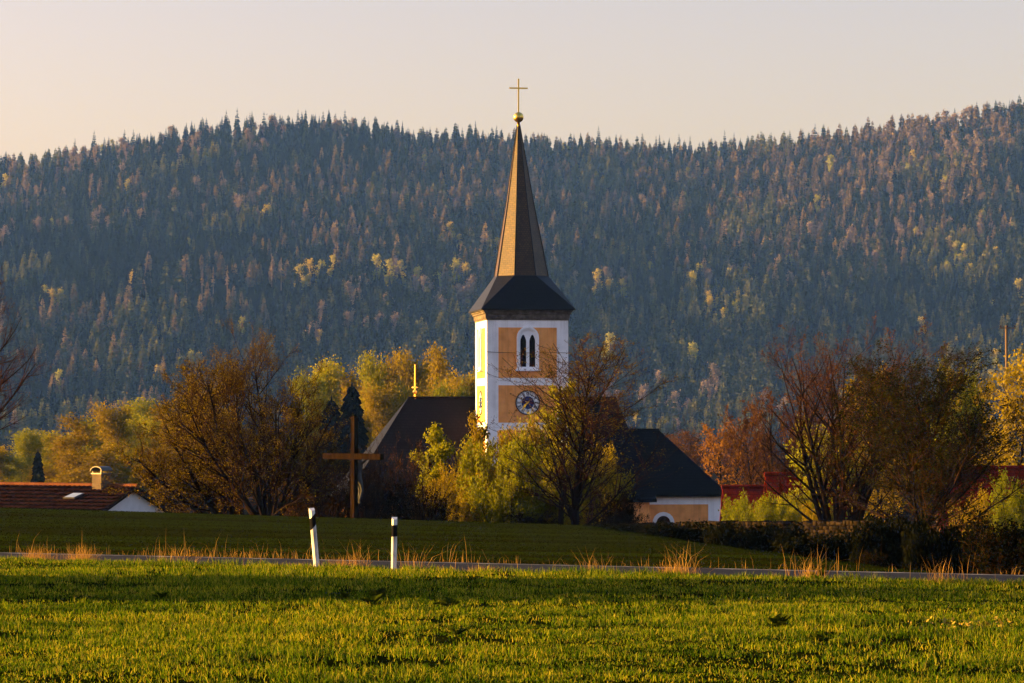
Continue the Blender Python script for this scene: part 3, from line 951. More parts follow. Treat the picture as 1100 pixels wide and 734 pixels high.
for k in range(4):
    Mx = rot4(k) @ Matrix.Translation((0, -TH, 0))
    f = MB()
    f.ring(arch(0.78, z_(6.12), z_(8.36)), arch(0.64, z_(6.24), z_(8.36)), -0.15, 0.02, Mx)
    f.ring(arch(0.70, z_(6.18), z_(8.36)), arch(0.56, z_(6.32), z_(8.36)), -0.10, -0.031, Mx)
    f.box(-0.88, 0.88, -0.22, 0.0, z_(6.02), z_(6.13), Mx)
    f.prism(arch(0.64, z_(6.24), z_(8.36)), -0.03, 0.02, Mx)
    f.box(-0.10, 0.10, -0.075, -0.028, z_(6.245), z_(8.2), Mx)
    win = f.build('belfry_window', M_white, church)
    for s_ in (-1, 1):
        l = MB(); l.prism(shift(arch(0.205, z_(6.30), z_(8.12), pointed=1.15), s_ * 0.32), -0.036, -0.029, Mx)
        l.build('louvre', M_dark, win)
        g = MB(); g.ring(shift(arch(0.25, z_(6.26), z_(8.12), pointed=1.15), s_ * 0.32), shift(arch(0.205, z_(6.30), z_(8.12), pointed=1.15), s_ * 0.32), -0.06, -0.028, Mx)
        g.build('lancet_frame', M_white, win)

def disc(rad, n=40): return [(rad * math.cos(2 * math.pi * i / n), rad * math.sin(2 * math.pi * i / n)) for i in range(n)]
ROMAN = ['XII', 'I', 'II', 'III', 'IIII', 'V', 'VI', 'VII', 'VIII', 'IX', 'X', 'XI']
def roman_bars(txt, h):
    """Strokes of a Roman numeral, centred, as (x0, x1 bottom->top) slanted bars."""
    wI, wV = 0.045, 0.12
    ws = [{'I': wI, 'V': wV, 'X': wV}[c] for c in txt]
    tot = sum(ws); x = -tot / 2; bars = []
    for c, wc in zip(txt, ws):
        if c == 'I': bars.append((x + wc / 2, x + wc / 2, 0.030))
        elif c == 'V': bars += [(x + wc / 2, x + 0.03, 0.030), (x + wc / 2, x + wc - 0.03, 0.018)]
        else: bars += [(x + 0.03, x + wc - 0.03, 0.018), (x + wc - 0.03, x + 0.03, 0.030)]
        x += wc
    return bars
for k in range(4):
    Mx = rot4(k) @ Matrix.Translation((0, -TH, z_(3.82)))
    c = MB(); c.prism(disc(0.80), -0.045, -0.010, Mx); clock = c.build('clock', M_clockwhite, church)
    c = MB(); c.ring(disc(0.865), disc(0.795), -0.075, -0.010, Mx); c.build('rim', M_clockdark, clock)
    c = MB(); c.prism(disc(0.45), -0.052, -0.044, Mx); c.build('centre_disc', M_clockblue, clock)
    n = MB()
    for i, txt in enumerate(ROMAN):
        Mi = Mx @ Matrix.Rotation(-0.0, 4, 'Y') @ Matrix.Rotation(i * math.pi / 6, 4, 'Y')
        for xb, xt, wd in roman_bars(txt, 0.24):
            n.prism([(xb - wd / 2, 0.50), (xb + wd / 2, 0.50), (xt + wd / 2, 0.755), (xt - wd / 2, 0.755)], -0.052, -0.044, Mi)
    n.ring(disc(0.506, 48), disc(0.496, 48), -0.0505, -0.044, Mx)
    n.ring(disc(0.762, 48), disc(0.750, 48), -0.0505, -0.044, Mx)
    n.build('lettering', M_clockdark, clock)
    Mi = Mx @ Matrix.Rotation(R(228), 4, 'Y')
    h = MB(); h.prism([(-0.045, -0.12), (0.045, -0.12), (0.075, 0.30), (0.0, 0.52), (-0.075, 0.30)], -0.075, -0.060, Mi); h.build('hour_hand', M_gold, clock)
    Mi = Mx @ Matrix.Rotation(R(220), 4, 'Y')
    h = MB(); h.prism([(-0.03, -0.18), (0.03, -0.18), (0.03, 0.55), (0.0, 0.74), (-0.03, 0.55)], -0.095, -0.080, Mi); h.build('minute_hand', M_gold, clock)

m = MB()
m.tube([(-2.88, -2.905, z_(7.36)), (-1.9, -2.93, z_(7.31)), (-0.8, -2.995, z_(7.29)), (0.8, -2.995, z_(7.29)), (1.9, -2.93, z_(7.33)), (2.88, -2.905, z_(7.30))], 0.014, 5)
m.build('lightning_cable', M_fascia, church)

# cornice in steps, skirt roof, spire
c = MB()
for z0, z1, hh in ((9.58, 9.70, 2.93), (9.70, 10.02, 2.98), (10.02, 10.16, 3.08), (10.16, 10.28, 3.16), (10.28, 10.36, 3.22)):
    c.box(-hh, hh, -hh, hh, z_(z0), z_(z1))
c.build('cornice', M_stone, church)
EH = 3.32; OR = 1.97; ZE = z_(10.362); ZS = z_(12.76); ZA = z_(23.55)
LEAN = Vector((-0.20, 0, 0))
octv = [Vector((OR * math.cos(R(22.5 + 45 * i)), OR * math.sin(R(22.5 + 45 * i)), ZS)) for i in range(8)]
octb = [Vector((v.x * 1.015, v.y * 1.015, ZS)) for v in octv]
cor = [Vector((EH, EH, ZE)), Vector((-EH, EH, ZE)), Vector((-EH, -EH, ZE)), Vector((EH, -EH, ZE))]
sk = MB()
# octagon vertices 0,1 flank corner +x+y ; corner i lies between vertices 2i and 2i+1
for i in range(4):
    sk.poly((cor[i], octb[2 * i + 1], octb[2 * i]))
    sk.poly((cor[i], cor[(i + 1) % 4], octb[(2 * i + 2) % 8], octb[2 * i + 1]))
    a, b = cor[i], cor[(i + 1) % 4]
    dn = Vector((0, 0, -0.10))
    sk.poly((a + dn, b + dn, b, a))
sk.poly([v + Vector((0, 0, -0.10)) for v in cor][::-1])
sk.poly(octb)
sk.build('skirt_roof', M_skirt, church, fix=True)
sp = MB()
lo = [Vector((v.x, v.y, ZS + 0.004)) for v in octv]
mid = [Vector((v.x * 0.50 + LEAN.x * 0.5, v.y * 0.50, ZS + (ZA - ZS) * 0.49)) for v in octv]
hi = [Vector((v.x * 0.055 + LEAN.x, v.y * 0.055, ZA)) for v in octv]
for r0, r1 in ((lo, mid), (mid, hi)):
    for i in range(8): sp.poly((r0[i], r0[(i + 1) % 8], r1[(i + 1) % 8], r1[i]))
sp.poly(hi, lo[::-1])
spire = sp.build('spire', M_shingle, church)
hp = MB()
for i in range(8): hp.tube([lo[i] * 1.0, mid[i], hi[i]], [0.05, 0.04, 0.025], 5)
hp.build('hip_flashing', M_skirt, spire)
ZB = z_(24.08)
b = MB()
b.lathe([(0.12, ZA - 0.1), (0.10, ZB - 0.36), (0.16, ZB - 0.34)] + [(0.37 * math.sin(math.pi * i / 12), ZB - 0.37 * math.cos(math.pi * i / 12)) for i in range(2, 12)] + [(0.03, ZB + 0.375)], 20, (LEAN.x, 0, 0))
b.build('gilded_ball', M_gold, church, smooth=True)
cr = MB()
cr.box(LEAN.x - 0.05, LEAN.x + 0.05, -0.035, 0.035, ZB + 0.3, z_(26.82))
cr.box(LEAN.x - 0.66, LEAN.x - 0.05, -0.034, 0.034, z_(26.10), z_(26.20))
cr.box(LEAN.x + 0.05, LEAN.x + 0.66, -0.034, 0.034, z_(26.10), z_(26.20))
cr.build('spire_cross', M_gold, church)

# nave with a hipped roof, lower choir on its right
def roof(name, u0, u1, v0, v1, ze, zr, ru0, ru1, parent):
    vc = (v0 + v1) / 2
    e = [Vector((u0, v0, z_(ze))), Vector((u1, v0, z_(ze))), Vector((u1, v1, z_(ze))), Vector((u0, v1, z_(ze)))]
    a, b = Vector((ru0, vc, z_(zr))), Vector((ru1, vc, z_(zr)))
    m = MB()
    m.poly((e[0], e[1], b, a), (e[2], e[3], a, b), (e[3], e[0], a), (e[1], e[2], b))
    dn = Vector((0, 0, -0.18))
    for i in range(4): m.poly((e[i] + dn, e[(i + 1) % 4] + dn, e[(i + 1) % 4], e[i]))
    m.poly([v + dn for v in e][::-1])
    return m.build(name, M_slate, parent)
m = MB(); m.box(-12.3, 8.9, -1.7, 9.7, 0, z_(-3.185)); nave = m.build('nave_wall', M_ochre, church)
nr = roof('nave_roof', -12.76, 9.34, -2.12, 10.12, -3.0, 4.2, -7.6, 7.6, church)
m = MB(); m.tube([(-7.6, 4, z_(4.22)), (7.6, 4, z_(4.22))], 0.09, 6); m.build('ridge_cap', M_slate, nr)
m = MB(); m.box(8.71, 14.55, 0.55, 7.5, 0, z_(-2.855)); choir = m.build('choir_wall', M_white, church)
m = MB()
m.prism([(9.0, z_(-6.4)), (13.62, z_(-6.4)), (13.62, z_(-3.42)), (9.0, z_(-3.42))], 0.53, 0.60, Matrix.Identity(4))
m.build('ochre_panel', M_ochre, choir)
chr_ = roof('choir_roof', 8.0, 15.0, 0.12, 7.9, -2.67, 1.9, 7.5, 10.75, church)
m = MB(); m.tube([(7.5, 4.01, z_(1.92)), (10.75, 4.01, z_(1.92))], 0.08, 6); m.build('ridge_cap', M_slate, chr_)
Mx = Matrix.Translation((10.35, 0.53, 0))
m = MB(); m.ring(arch(0.80, z_(-6.0), z_(-4.75)), arch(0.52, z_(-6.0), z_(-4.75)), -0.06, 0.02, Mx); aw = m.build('arched_window', M_white, church)
m = MB(); m.prism(arch(0.52, z_(-6.0), z_(-4.75)), -0.012, 0.02, Mx); m.build('window_pane', M_brownpane, aw)
m = MB()
for xx in (-0.17, 0.17): m.box(xx - 0.025, xx + 0.025, -0.045, -0.013, z_(-6), z_(-4.4), Mx)
m.box(-0.5, 0.5, -0.043, -0.014, z_(-5.2), z_(-5.14), Mx)
m.build('glazing_bar', M_fascia, aw)
m = MB()
m.tube([(-7.1, 4, z_(4.1)), (-7.1, 4, z_(6.6))], [0.06, 0.03], 8)
m.lathe([(0.02, -0.16), (0.13, -0.1), (0.17, 0.0), (0.13, 0.1), (0.02, 0.16)], 12, (-7.1, 4, z_(4.62)))
m.lathe([(0.02, -0.06), (0.24, -0.03), (0.24, 0.03), (0.02, 0.06)], 12, (-7.1, 4, z_(4.95)))
m.build('ridge_finial', M_gold, church)

# ------------------------------------------------------------------ house behind the field crest
GA = R(62)
hz = -6.6
apex = at(147, 523.5, 160.0)
house = empty('cottage', (apex.x, apex.y, hz), 0)
hu = Vector((-math.sin(GA), math.cos(GA), 0))          # along the ridge, away from the gable
hv = Vector((-math.cos(GA), -math.sin(GA), 0))         # down the slope that faces the camera
Mh = Matrix(((hu.x, hv.x, 0, 0), (hu.y, hv.y, 0, 0), (0, 0, 1, 0), (0, 0, 0, 1)))
tag(house, 'low cottage with a brown tiled roof half hidden behind the field crest', 'house')
HR = apex.z - hz; PT = math.tan(R(22)); HWD = 4.3; LEN = 15.0
zr = HR - 0.16
m = MB()
m.prism([(-3.95, 0), (3.95, 0), (3.95, zr - 3.95 * PT), (0, zr), (-3.95, zr - 3.95 * PT)], 0.45, LEN, Mh @ Matrix(((0, 1, 0, 0), (1, 0, 0, 0), (0, 0, 1, 0), (0, 0, 0, 1))))
m.build('wall', M_render, house)
# roof: two slopes of overlapping tiles, each tile a small curved plate
def tiled_slope(sgn):
    V, F = [], []
    tw, tl = 0.34, 0.50
    sl = HWD / math.cos(R(22))
    n = 0
    r = np.random.default_rng(4)
    for j in range(int(sl / tl) + 1):
        s0, s1 = j * tl, min((j + 1) * tl + 0.05, sl + 0.05)
        for i in range(int(LEN / tw)):
            u0 = i * tw
            lift0, lift1 = 0.03, 0.13 + r.uniform(0, 0.02)
            for k in range(4):
                uu = u0 + tw * k / 3.0
                hump = 0.06 * math.sin(math.pi * k / 3.0)
                for s, l in ((s0, lift0), (s1, lift1)):
                    d = s * math.cos(R(22)); zz = HR - s * math.sin(R(22)) + l + hump
                    V.append(tuple(Mh @ Vector((uu, sgn * d, zz))))
            for k in range(3):
                a = n + k * 2
                F.append((a, a + 2, a + 3, a + 1))
            # lower lip
            n += 8
    return np.array(V), np.array(F)
v1, f1 = tiled_slope(1); v2, f2 = tiled_slope(-1)
hroof = link('roof', np_mesh('roof', np.concatenate([v1, v2]), [np.concatenate([f1, f2 + len(v1)])], [M_tile]), house)
m = MB()
for s in (1, -1):
    m.hexa([Mh @ Vector(p) for p in ((-0.05, 0, HR - 0.12), (LEN, 0, HR - 0.12), (LEN, s * HWD, HR - 0.12 - HWD * PT), (-0.05, s * HWD, HR - 0.12 - HWD * PT),
                                     (-0.05, 0, HR + 0.03), (LEN, 0, HR + 0.03), (LEN, s * HWD, HR + 0.03 - HWD * PT), (-0.05, s * HWD, HR + 0.03 - HWD * PT))])
m.build('verge_board', M_fascia, house)
m = MB()
for i in range(int(LEN / 0.36)):
    a = Mh @ Vector((i * 0.36 - 0.06, 0, HR + 0.05)); b = Mh @ Vector((i * 0.36 + 0.36, 0, HR + 0.08))
    m.tube([a, b], [0.15, 0.13], 8)
m.build('ridge_tile', M_ridge, hroof)
cu = 2.35
m = MB(); Mc = Mh @ Matrix.Translation((cu, 0.15, 0)) @ Matrix.Rotation(R(-10), 4, 'Z')
m.box(-0.37, 0.37, -0.37, 0.37, HR - 0.5, HR + 0.72, Mc); chim = m.build('chimney', M_brick, house)
m = MB(); m.box(-0.42, 0.42, -0.42, 0.42, HR + 0.72, HR + 0.79, Mc)
for sx in (-0.33, 0.33):
    for sy in (-0.33, 0.33): m.box(sx - 0.03, sx + 0.03, sy - 0.03, sy + 0.03, HR + 0.79, HR + 0.95, Mc)
n = 8
out = [(0.46 * math.cos(math.pi * i / n), HR + 0.93 + 0.24 * math.sin(math.pi * i / n)) for i in range(n + 1)]
inn = [(0.43 * math.cos(math.pi * i / n), HR + 0.90 + 0.23 * math.sin(math.pi * i / n)) for i in range(n + 1)][::-1]
m.prism(out + inn, -0.43, 0.43, Mc)
m.build('chimney_hood', M_metal, chim)
m = MB()
sc_ = Mh @ Matrix.Translation((3.15, 1.65, HR - 1.65 * PT + 0.12)) @ Matrix.Rotation(R(-14), 4, 'X')
m.box(-0.40, 0.40, -0.50, 0.50, 0.02, 0.10, sc_); sk_ = m.build('skylight', M_metal, hroof)
m = MB(); m.box(-0.33, 0.33, -0.43, 0.43, 0.101, 0.112, sc_); m.build('pane', M_glass, sk_)

# ------------------------------------------------------------------ red roofed houses on the right
def red_house(px0, px1, ridge_y, Y, label, depth=4.5, pitch=44, turn=0.0, zb=-8.0, eav=4.2):
    p0, p1 = at(px0, ridge_y, Y), at(px1, ridge_y, Y)
    cx_ = (p0.x + p1.x) / 2; hl = (p1.x - p0.x) / 2
    h = empty('farmhouse', (cx_, Y, zb), turn)
    zr_ = p0.z - zb; ze_ = zr_ - depth * math.tan(R(pitch))
    I = Matrix.Identity(4)
    sw = Matrix(((0, 1, 0, 0), (1, 0, 0, 0), (0, 0, 1, 0), (0, 0, 0, 1)))
    w_ = MB(); w_.prism([(-depth + 0.35, 0), (depth - 0.35, 0), (depth - 0.35, ze_ + 0.05), (0, zr_ - 0.25), (-depth + 0.35, ze_ + 0.05)], -hl + 0.3, hl - 0.3, sw); w_.build('wall', M_barnwall, h)
    r_ = MB()
    for s in (1, -1):
        r_.hexa([Vector(p) for p in ((-hl, 0, zr_ - 0.12), (hl, 0, zr_ - 0.12), (hl, s * depth, ze_ - 0.12), (-hl, s * depth, ze_ - 0.12),
                                     (-hl, 0, zr_), (hl, 0, zr_), (hl, s * depth, ze_), (-hl, s * depth, ze_))])
    rf = r_.build('roof', M_redroof, h)
    t = MB()
    for i in range(int(2 * hl / 0.4)):
        t.tube([(-hl + i * 0.4 - 0.05, 0, zr_), (-hl + i * 0.4 + 0.4, 0, zr_ + 0.03)], [0.14, 0.12], 7)
    t.build('ridge_tile', M_redroof, rf)
    nwin = max(2, int(hl * 2 / 2.6))
    for i in range(nwin):
        x_ = -hl + (i + 0.5) * 2 * hl / nwin
        ww = MB(); ww.box(x_ - 0.5, x_ + 0.5, -depth + 0.31, -depth + 0.36, 1.2, 2.4); ww.build('window', M_glass, h)
    tag(h, label, 'house')
    return h
red_house(776, 834, 523.5, 160, 'low outbuilding with an orange red roof just right of the church choir', depth=4.0, pitch=40)
red_house(822, 905, 510, 153, 'farmhouse with a red tiled roof behind the bushes and the stone wall', depth=4.6, pitch=44)
red_house(1000, 1135, 503, 158, 'long farmhouse with a deep red tiled roof behind the dark green tree', depth=5.2, pitch=44)

# ------------------------------------------------------------------ wooden cross with a carved figure on its far side
CY = 103.0
cp = at(380.5, 560, CY)
ct = at(380.5, 447.5, CY)
cz = gz(cp.x, CY)
cross = empty('wayside_cross', (cp.x, CY, cz), R(-42))
tag(cross, 'tall weathered wooden wayside cross seen from behind at the field edge', 'cross')
Hc = ct.z - cz
m = MB(); m.box(-0.10, 0.10, -0.10, 0.10, -0.3, Hc); m.build('post', M_weathered, cross, bevel=0.012)
zb_ = at(380.5, 490.5, CY).z - cz
m = MB(); m.box(-1.52, 1.46, -0.125, 0.05, zb_ - 0.11, zb_ + 0.11)
bm_ = m.build('crossbeam', M_weathered, cross, bevel=0.012)
# carved figure: one skinned body, seen in profile beyond the post
def skin_figure(name, J, E, parent, m_, root=0):
    me = bpy.data.meshes.new(name)
    me.from_pydata([j[0] for j in J], E, [])
    o = link(name, me, parent)
    me.materials.append(m_)
    sk = o.modifiers.new('skin', 'SKIN'); sk.use_smooth_shade = True
    for i, j in enumerate(J):
        me.skin_vertices[0].data[i].radius = (j[1], j[1] * (j[2] if len(j) > 2 else 1))
    me.skin_vertices[0].data[root].use_root = True
    o.modifiers.new('sub', 'SUBSURF').levels = 1
    o.modifiers['sub'].render_levels = 1
    return o
fy = 0.20
zs_ = zb_ - 0.18
J = [((0, fy + .03, zs_ - 0.62), 0.10), ((0, fy + .05, zs_ - 0.40), 0.10), ((0, fy + .06, zs_ - 0.14), 0.13), ((0, fy + .06, zs_ + 0.02), 0.055), ((0.02, fy + .12, zs_ + 0.12), 0.085), ((0.02, fy + .12, zs_ + 0.22), 0.06),
     ((0.17, fy + .03, zs_ - 0.06), 0.055), ((0.42, fy - .02, zs_ + 0.06), 0.04), ((0.66, fy - .06, zs_ + 0.16), 0.03), ((-0.17, fy + .03, zs_ - 0.06), 0.055), ((-0.42, fy - .02, zs_ + 0.06), 0.04), ((-0.66, fy - .06, zs_ + 0.16), 0.03),
     ((0.08, fy + .05, zs_ - 0.72), 0.085), ((0.06, fy + .16, zs_ - 1.05), 0.06), ((0.03, fy + .03, zs_ - 1.42), 0.04), ((0.02, fy + .08, zs_ - 1.54), 0.03),
     ((-0.08, fy + .05, zs_ - 0.72), 0.085), ((-0.06, fy + .16, zs_ - 1.05), 0.06), ((-0.03, fy + .03, zs_ - 1.42), 0.04), ((-0.02, fy + .08, zs_ - 1.54), 0.03)]
E = [(0, 1), (1, 2), (2, 3), (3, 4), (4, 5), (2, 6), (6, 7), (7, 8), (2, 9), (9, 10), (10, 11), (0, 12), (12, 13), (13, 14), (14, 15), (0, 16), (16, 17), (17, 18), (18, 19)]
skin_figure('carved_figure', J, E, cross, M_figure)

# ------------------------------------------------------------------ delineator posts
def delineator(px, Yp, top_y, lean, rz, label, slant):
    p = at(px, top_y, Yp)
    g0 = gz(p.x, Yp)
    h = p.z - g0
    root = empty('road_marker_post', (p.x + math.sin(lean) * h * 0.55, Yp, g0), rz)
    root.rotation_euler = (0, -lean, rz)
    tag(root, label, 'road marker', 'road marker posts along the verge')
    prof = [(-0.042, 0.034), (0.042, 0.034), (0.042, -0.016), (0.018, -0.042), (-0.018, -0.042), (-0.042, -0.016)]
    def seg(za, zb, grow_=0.0, slant=0.0, ztop=0.0):
        m = MB()
        a = [m.bm.verts.new((x * (1 + grow_), y * (1 + grow_), za + slant * x)) for x, y in prof]
        b = [m.bm.verts.new((x * (1 + grow_), y * (1 + grow_), zb + slant * x + ztop * (y - 0.034))) for x, y in prof]
        m.bm.faces.new(a); m.bm.faces.new(b[::-1])
        for i in range(6): m.bm.faces.new((a[i], a[(i + 1) % 6], b[(i + 1) % 6], b[i]))
        return m
    seg(-0.3, h, 0, 0, 0.5).build('post', M_postwhite, root)
    seg(h - 0.30, h - 0.125, 0.06, slant).build('black_band', M_postblack, root)
    return root
delineator(337.5, 44.2, 545.5, R(5.0), R(14), 'white road marker post leaning left among dry grass tufts', 1.0)
delineator(423.5, 43.6, 555.5, R(-0.8), R(4), 'upright white road marker post with a square black band', 0.1)

# ------------------------------------------------------------------ utility pole and wire
pp = at(1081, 350, 300.0)
pg = gz(pp.x, 300)
pole = empty('utility_pole', (pp.x, 300, pg))
tag(pole, 'wooden utility pole with a crossarm rising above the golden tree', 'utility pole')
Hp = pp.z - pg
m = MB(); m.tube([(0, 0, -0.5), (0, 0, Hp)], [0.19, 0.13], 10); m.build('pole', M_polewood, pole)
m = MB(); m.box(-0.72, 0.98, -0.19, -0.13, Hp - 0.32, Hp - 0.18); arm_ = m.build('crossarm', M_polewood, pole)
for x_ in (-0.62, 0.1, 0.88):
    m = MB(); m.lathe([(0.02, -0.18), (0.07, -0.14), (0.08, 0.0), (0.03, 0.06), (0.0, 0.08)], 8, (x_, -0.16, Hp))
    m.build('insulator', M_fascia, pole)
wa = Vector((pp.x - 0.6, 299.8, pg + Hp + 0.05))
wb_ = at(560, 472, 330.0)
n = 40
pts_w = []
for i in range(n + 1):
    t = i / n
    p = wa.lerp(wb_, t); p.z -= 1.6 * 4 * t * (1 - t)
    pts_w.append(p)
m = MB(); m.tube(pts_w, 0.013, 5); wr = m.build('utility_wire', M_wire)
tag(wr, 'thin overhead wire sagging left from the utility pole across the hill', 'wire')

# ------------------------------------------------------------------ churchyard wall of dry stone
sw0, sw1 = at(628, 560, 114.0), at(940, 560, 97.0)
V, F, n = [], [], 0
r = np.random.default_rng(8)
d = Vector((sw1.x - sw0.x, sw1.y - sw0.y, 0)); Lw = d.length; d.normalize(); nrm = Vector((d.y, -d.x, 0))
boxes = []
cz_ = 0.0
for row in range(12):
    a = r.uniform(-0.3, 0)
    hh = 0.14
    while a < Lw:
        l = r.uniform(0.14, 0.42)
        boxes.append((a, a + l - 0.012, row * hh, row * hh + hh - 0.01 + (r.uniform(-0.04, 0.06) if row == 11 else 0), r.uniform(-0.03, 0.03)))
        a += l
def wall_top(a): 
    t = a / Lw
    px_ = 628 + (940 - 628) * t
    return at(px_, np.interp(px_, [628, 680, 760, 860, 940], [566, 563, 561.5, 560.5, 560]), sw0.y + (sw1.y - sw0.y) * t).z
for a0, a1, z0, z1, off in boxes:
    bz = wall_top((a0 + a1) / 2) - 1.68
    pts8 = []
    for zz in (z0, z1):
        for aa, bb in ((a0, -0.22), (a1, -0.22), (a1, 0.22), (a0, 0.22)):
            p = Vector((sw0.x, sw0.y, 0)) + d * aa - nrm * (bb + off)
            pts8.append((p.x + r.normal(0, 0.012), p.y + r.normal(0, 0.012), bz + zz + r.normal(0, 0.012)))
    V += pts8
    F += [tuple(n + i for i in f) for f in ((3, 2, 1, 0), (4, 5, 6, 7), (0, 1, 5, 4), (1, 2, 6, 5), (2, 3, 7, 6), (3, 0, 4, 7))]
    n += 8
F = np.array([tuple(f) for f in F])
sw = link('stone_wall', np_mesh('stone_wall', np.array(V), [F], [M_wallstone]))
tag(sw, 'low dry stone churchyard wall in front of the church choir', 'wall')

# ------------------------------------------------------------------ trees in front of and around the church
BIG = broad_multi(101, nst=12, H=7.6, spread=0.70, leaf=M_budgold, leaf_n=22000, leaf_size=0.030, dens=1.2, bias=(-0.12, 0, 0))
plant('broadleaf_tree', BIG, 288, 112, 354, 184, 'broad leafless tree with steep dark limbs left of the wooden cross', rz=0.0)
BIG2 = broad_multi(102, nst=12, H=6.4, spread=0.80, leaf=M_budgold, leaf_n=20000, leaf_size=0.034, dens=1.15, bias=(-0.40, 0, 0))
plant('broadleaf_tree', BIG2, 258, 116, 394, 212, 'wide golden budding tree on the left behind the tiled cottage', rz=0.0)
CEN = broad_single(103, H=7.6, twig=M_twigred, leaf=M_budgold, leaf_n=9000, leaf_size=0.028, limbs=64, up=38, ratio=0.52, t0=0.02, rad=0.11, dens=0.85, lr=0.0075)
plant('broadleaf_tree', CEN, 616, 112, 362, 182, 'dark leafless tree with a reddish top standing before the church tower', rz=0.9)
RT1 = broad_multi(104, nst=11, H=8.4, spread=0.46, twig=M_twigred, leaf=M_budred, leaf_n=9000, leaf_size=0.035, dens=0.95)
plant('broadleaf_tree', RT1, 903, 108, 347, 172, 'tall leafless tree with red tinted twigs behind the stone wall', rz=2.0)
RT2 = broad_single(115, H=7.6, leaf=M_budgreen, leaf_n=40000, leaf_size=0.038, limbs=84, up=43, ratio=0.66, t0=0.02, rad=0.15, dens=1.0, lr=0.009)
plant('broadleaf_tree', RT2, 988, 104, 374, 196, 'dense dark green tree with fan shaped branches on the right', rz=0.2)
LT = broad_single(106, H=9.0, twig=M_twigred, leaf=M_budred, leaf_n=5000, leaf_size=0.03, limbs=34, up=58, ratio=0.6)
plant('broadleaf_tree', LT, -54, 96, 258, 180, 'dark leafless tree reaching in at the left edge above the cottage roof', rz=0.5)

# dark bare shrubs between the cross and the church
SH = [shrub(200 + i, H=3.2, leaf=M_budred, leaf_n=900, leaf_size=0.025, nst=18, dens=1.1) for i in range(2)]
for i, (px, Yq, top, wd, lb) in enumerate((
        (352, 117, 470, 75, 'dark leafless shrub just left of the wooden cross'),
        (398, 116, 478, 60, 'dark leafless shrub just right of the wooden cross'),
        (430, 119, 466, 62, 'red brown leafless shrub before the left end of the black nave roof'),
        (455, 115, 505, 60, 'low dark shrub at the foot of the slim yellow tree'),
        (325, 122, 500, 90, 'low dark thicket beneath the broad leafless tree'))):
    plant('shrub', SH[i % 2], px, Yq, top, wd, lb, 'shrub', rz=i * 1.3)

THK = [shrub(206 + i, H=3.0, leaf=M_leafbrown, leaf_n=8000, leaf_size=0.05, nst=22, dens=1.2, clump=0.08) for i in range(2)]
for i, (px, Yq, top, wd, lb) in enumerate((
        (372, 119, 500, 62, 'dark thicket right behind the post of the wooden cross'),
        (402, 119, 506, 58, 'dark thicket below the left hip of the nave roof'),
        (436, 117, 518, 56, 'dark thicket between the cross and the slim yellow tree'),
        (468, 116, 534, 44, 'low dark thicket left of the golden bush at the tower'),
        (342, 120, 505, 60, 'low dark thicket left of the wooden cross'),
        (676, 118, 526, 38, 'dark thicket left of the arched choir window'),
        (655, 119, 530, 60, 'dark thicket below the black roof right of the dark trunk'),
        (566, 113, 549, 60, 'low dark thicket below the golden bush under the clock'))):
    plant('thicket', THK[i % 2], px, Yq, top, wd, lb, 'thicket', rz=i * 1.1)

# yellow-green shrubs before the tower
YS = [shrub(210 + i, H=3.4, leaf=lf, leaf_n=20000, leaf_size=0.05, nst=22, clump=0.11) for i, lf in enumerate((M_leafyg, M_leafgold))]
SLIM = [leafy(221, H=5.0, leaf=M_leafyg, leaf_n=6500, leaf_size=0.06, limbs=26, up=45, ratio=0.30, clump=0.10),
        leafy(222, H=5.0, leaf=M_leafgold, leaf_n=5500, leaf_size=0.06, limbs=24, up=40, ratio=0.26, clump=0.12)]
for px, Yq, top, wd, k, lb in (
        (462, 128, 458, 44, 0, 'slim yellow green young tree left of the tower foot'),
        (508, 133, 446, 40, 1, 'slim golden young tree against the lit left tower face'),
        (602, 118, 412, 46, 0, 'yellow green young tree below the clock behind the dark tree')):
    plant('young_tree', SLIM[k], px, Yq, top, wd, lb, rz=px)
for px, Yq, top, wd, k, lb in (
        (490, 126, 506, 74, 1, 'golden bush at the left foot of the tower'),
        (528, 130, 470, 80, 0, 'tall yellow bush hiding the tower foot'),
        (562, 128, 460, 80, 1, 'golden bush under the clock left of the dark trunk'),
        (596, 126, 478, 70, 0, 'dense yellow bush against the right corner of the tower'),
        (582, 131, 452, 62, 0, 'tall yellow bush right below the clock'),
        (512, 128, 486, 60, 1, 'golden bush in front of the lit left tower face'),
        (548, 124, 474, 84, 0, 'large yellow bush in front of the tower base left of the dark trunk'),
        (594, 126, 488, 66, 1, 'golden bush right behind the dark trunk before the tower'),
        (478, 124, 524, 56, 1, 'low golden bush at the left edge of the yellow bushes'),
        (640, 124, 480, 90, 1, 'dull golden bush right of the dark trunk'),
        (797, 142, 534, 56, 0, 'yellow green bush at the right corner of the church choir'),
        (843, 146, 531, 72, 0, 'bright yellow bush before the red roofs'),
        (818, 138, 534, 50, 0, 'yellow green bush hiding the foot of the low red outbuilding'),
        (866, 150, 528, 60, 0, 'tall yellow bush before the red farmhouse roof'),
        (876, 140, 540, 50, 1, 'small golden bush behind the stone wall'),
        (1048, 135, 530, 56, 1, 'golden bush right of the dark green tree'),
        (1090, 132, 512, 72, 0, 'yellow bush at the right edge before the red roof')):
    plant('bush', YS[k], px, Yq, top, wd, lb, 'bush', rz=px)

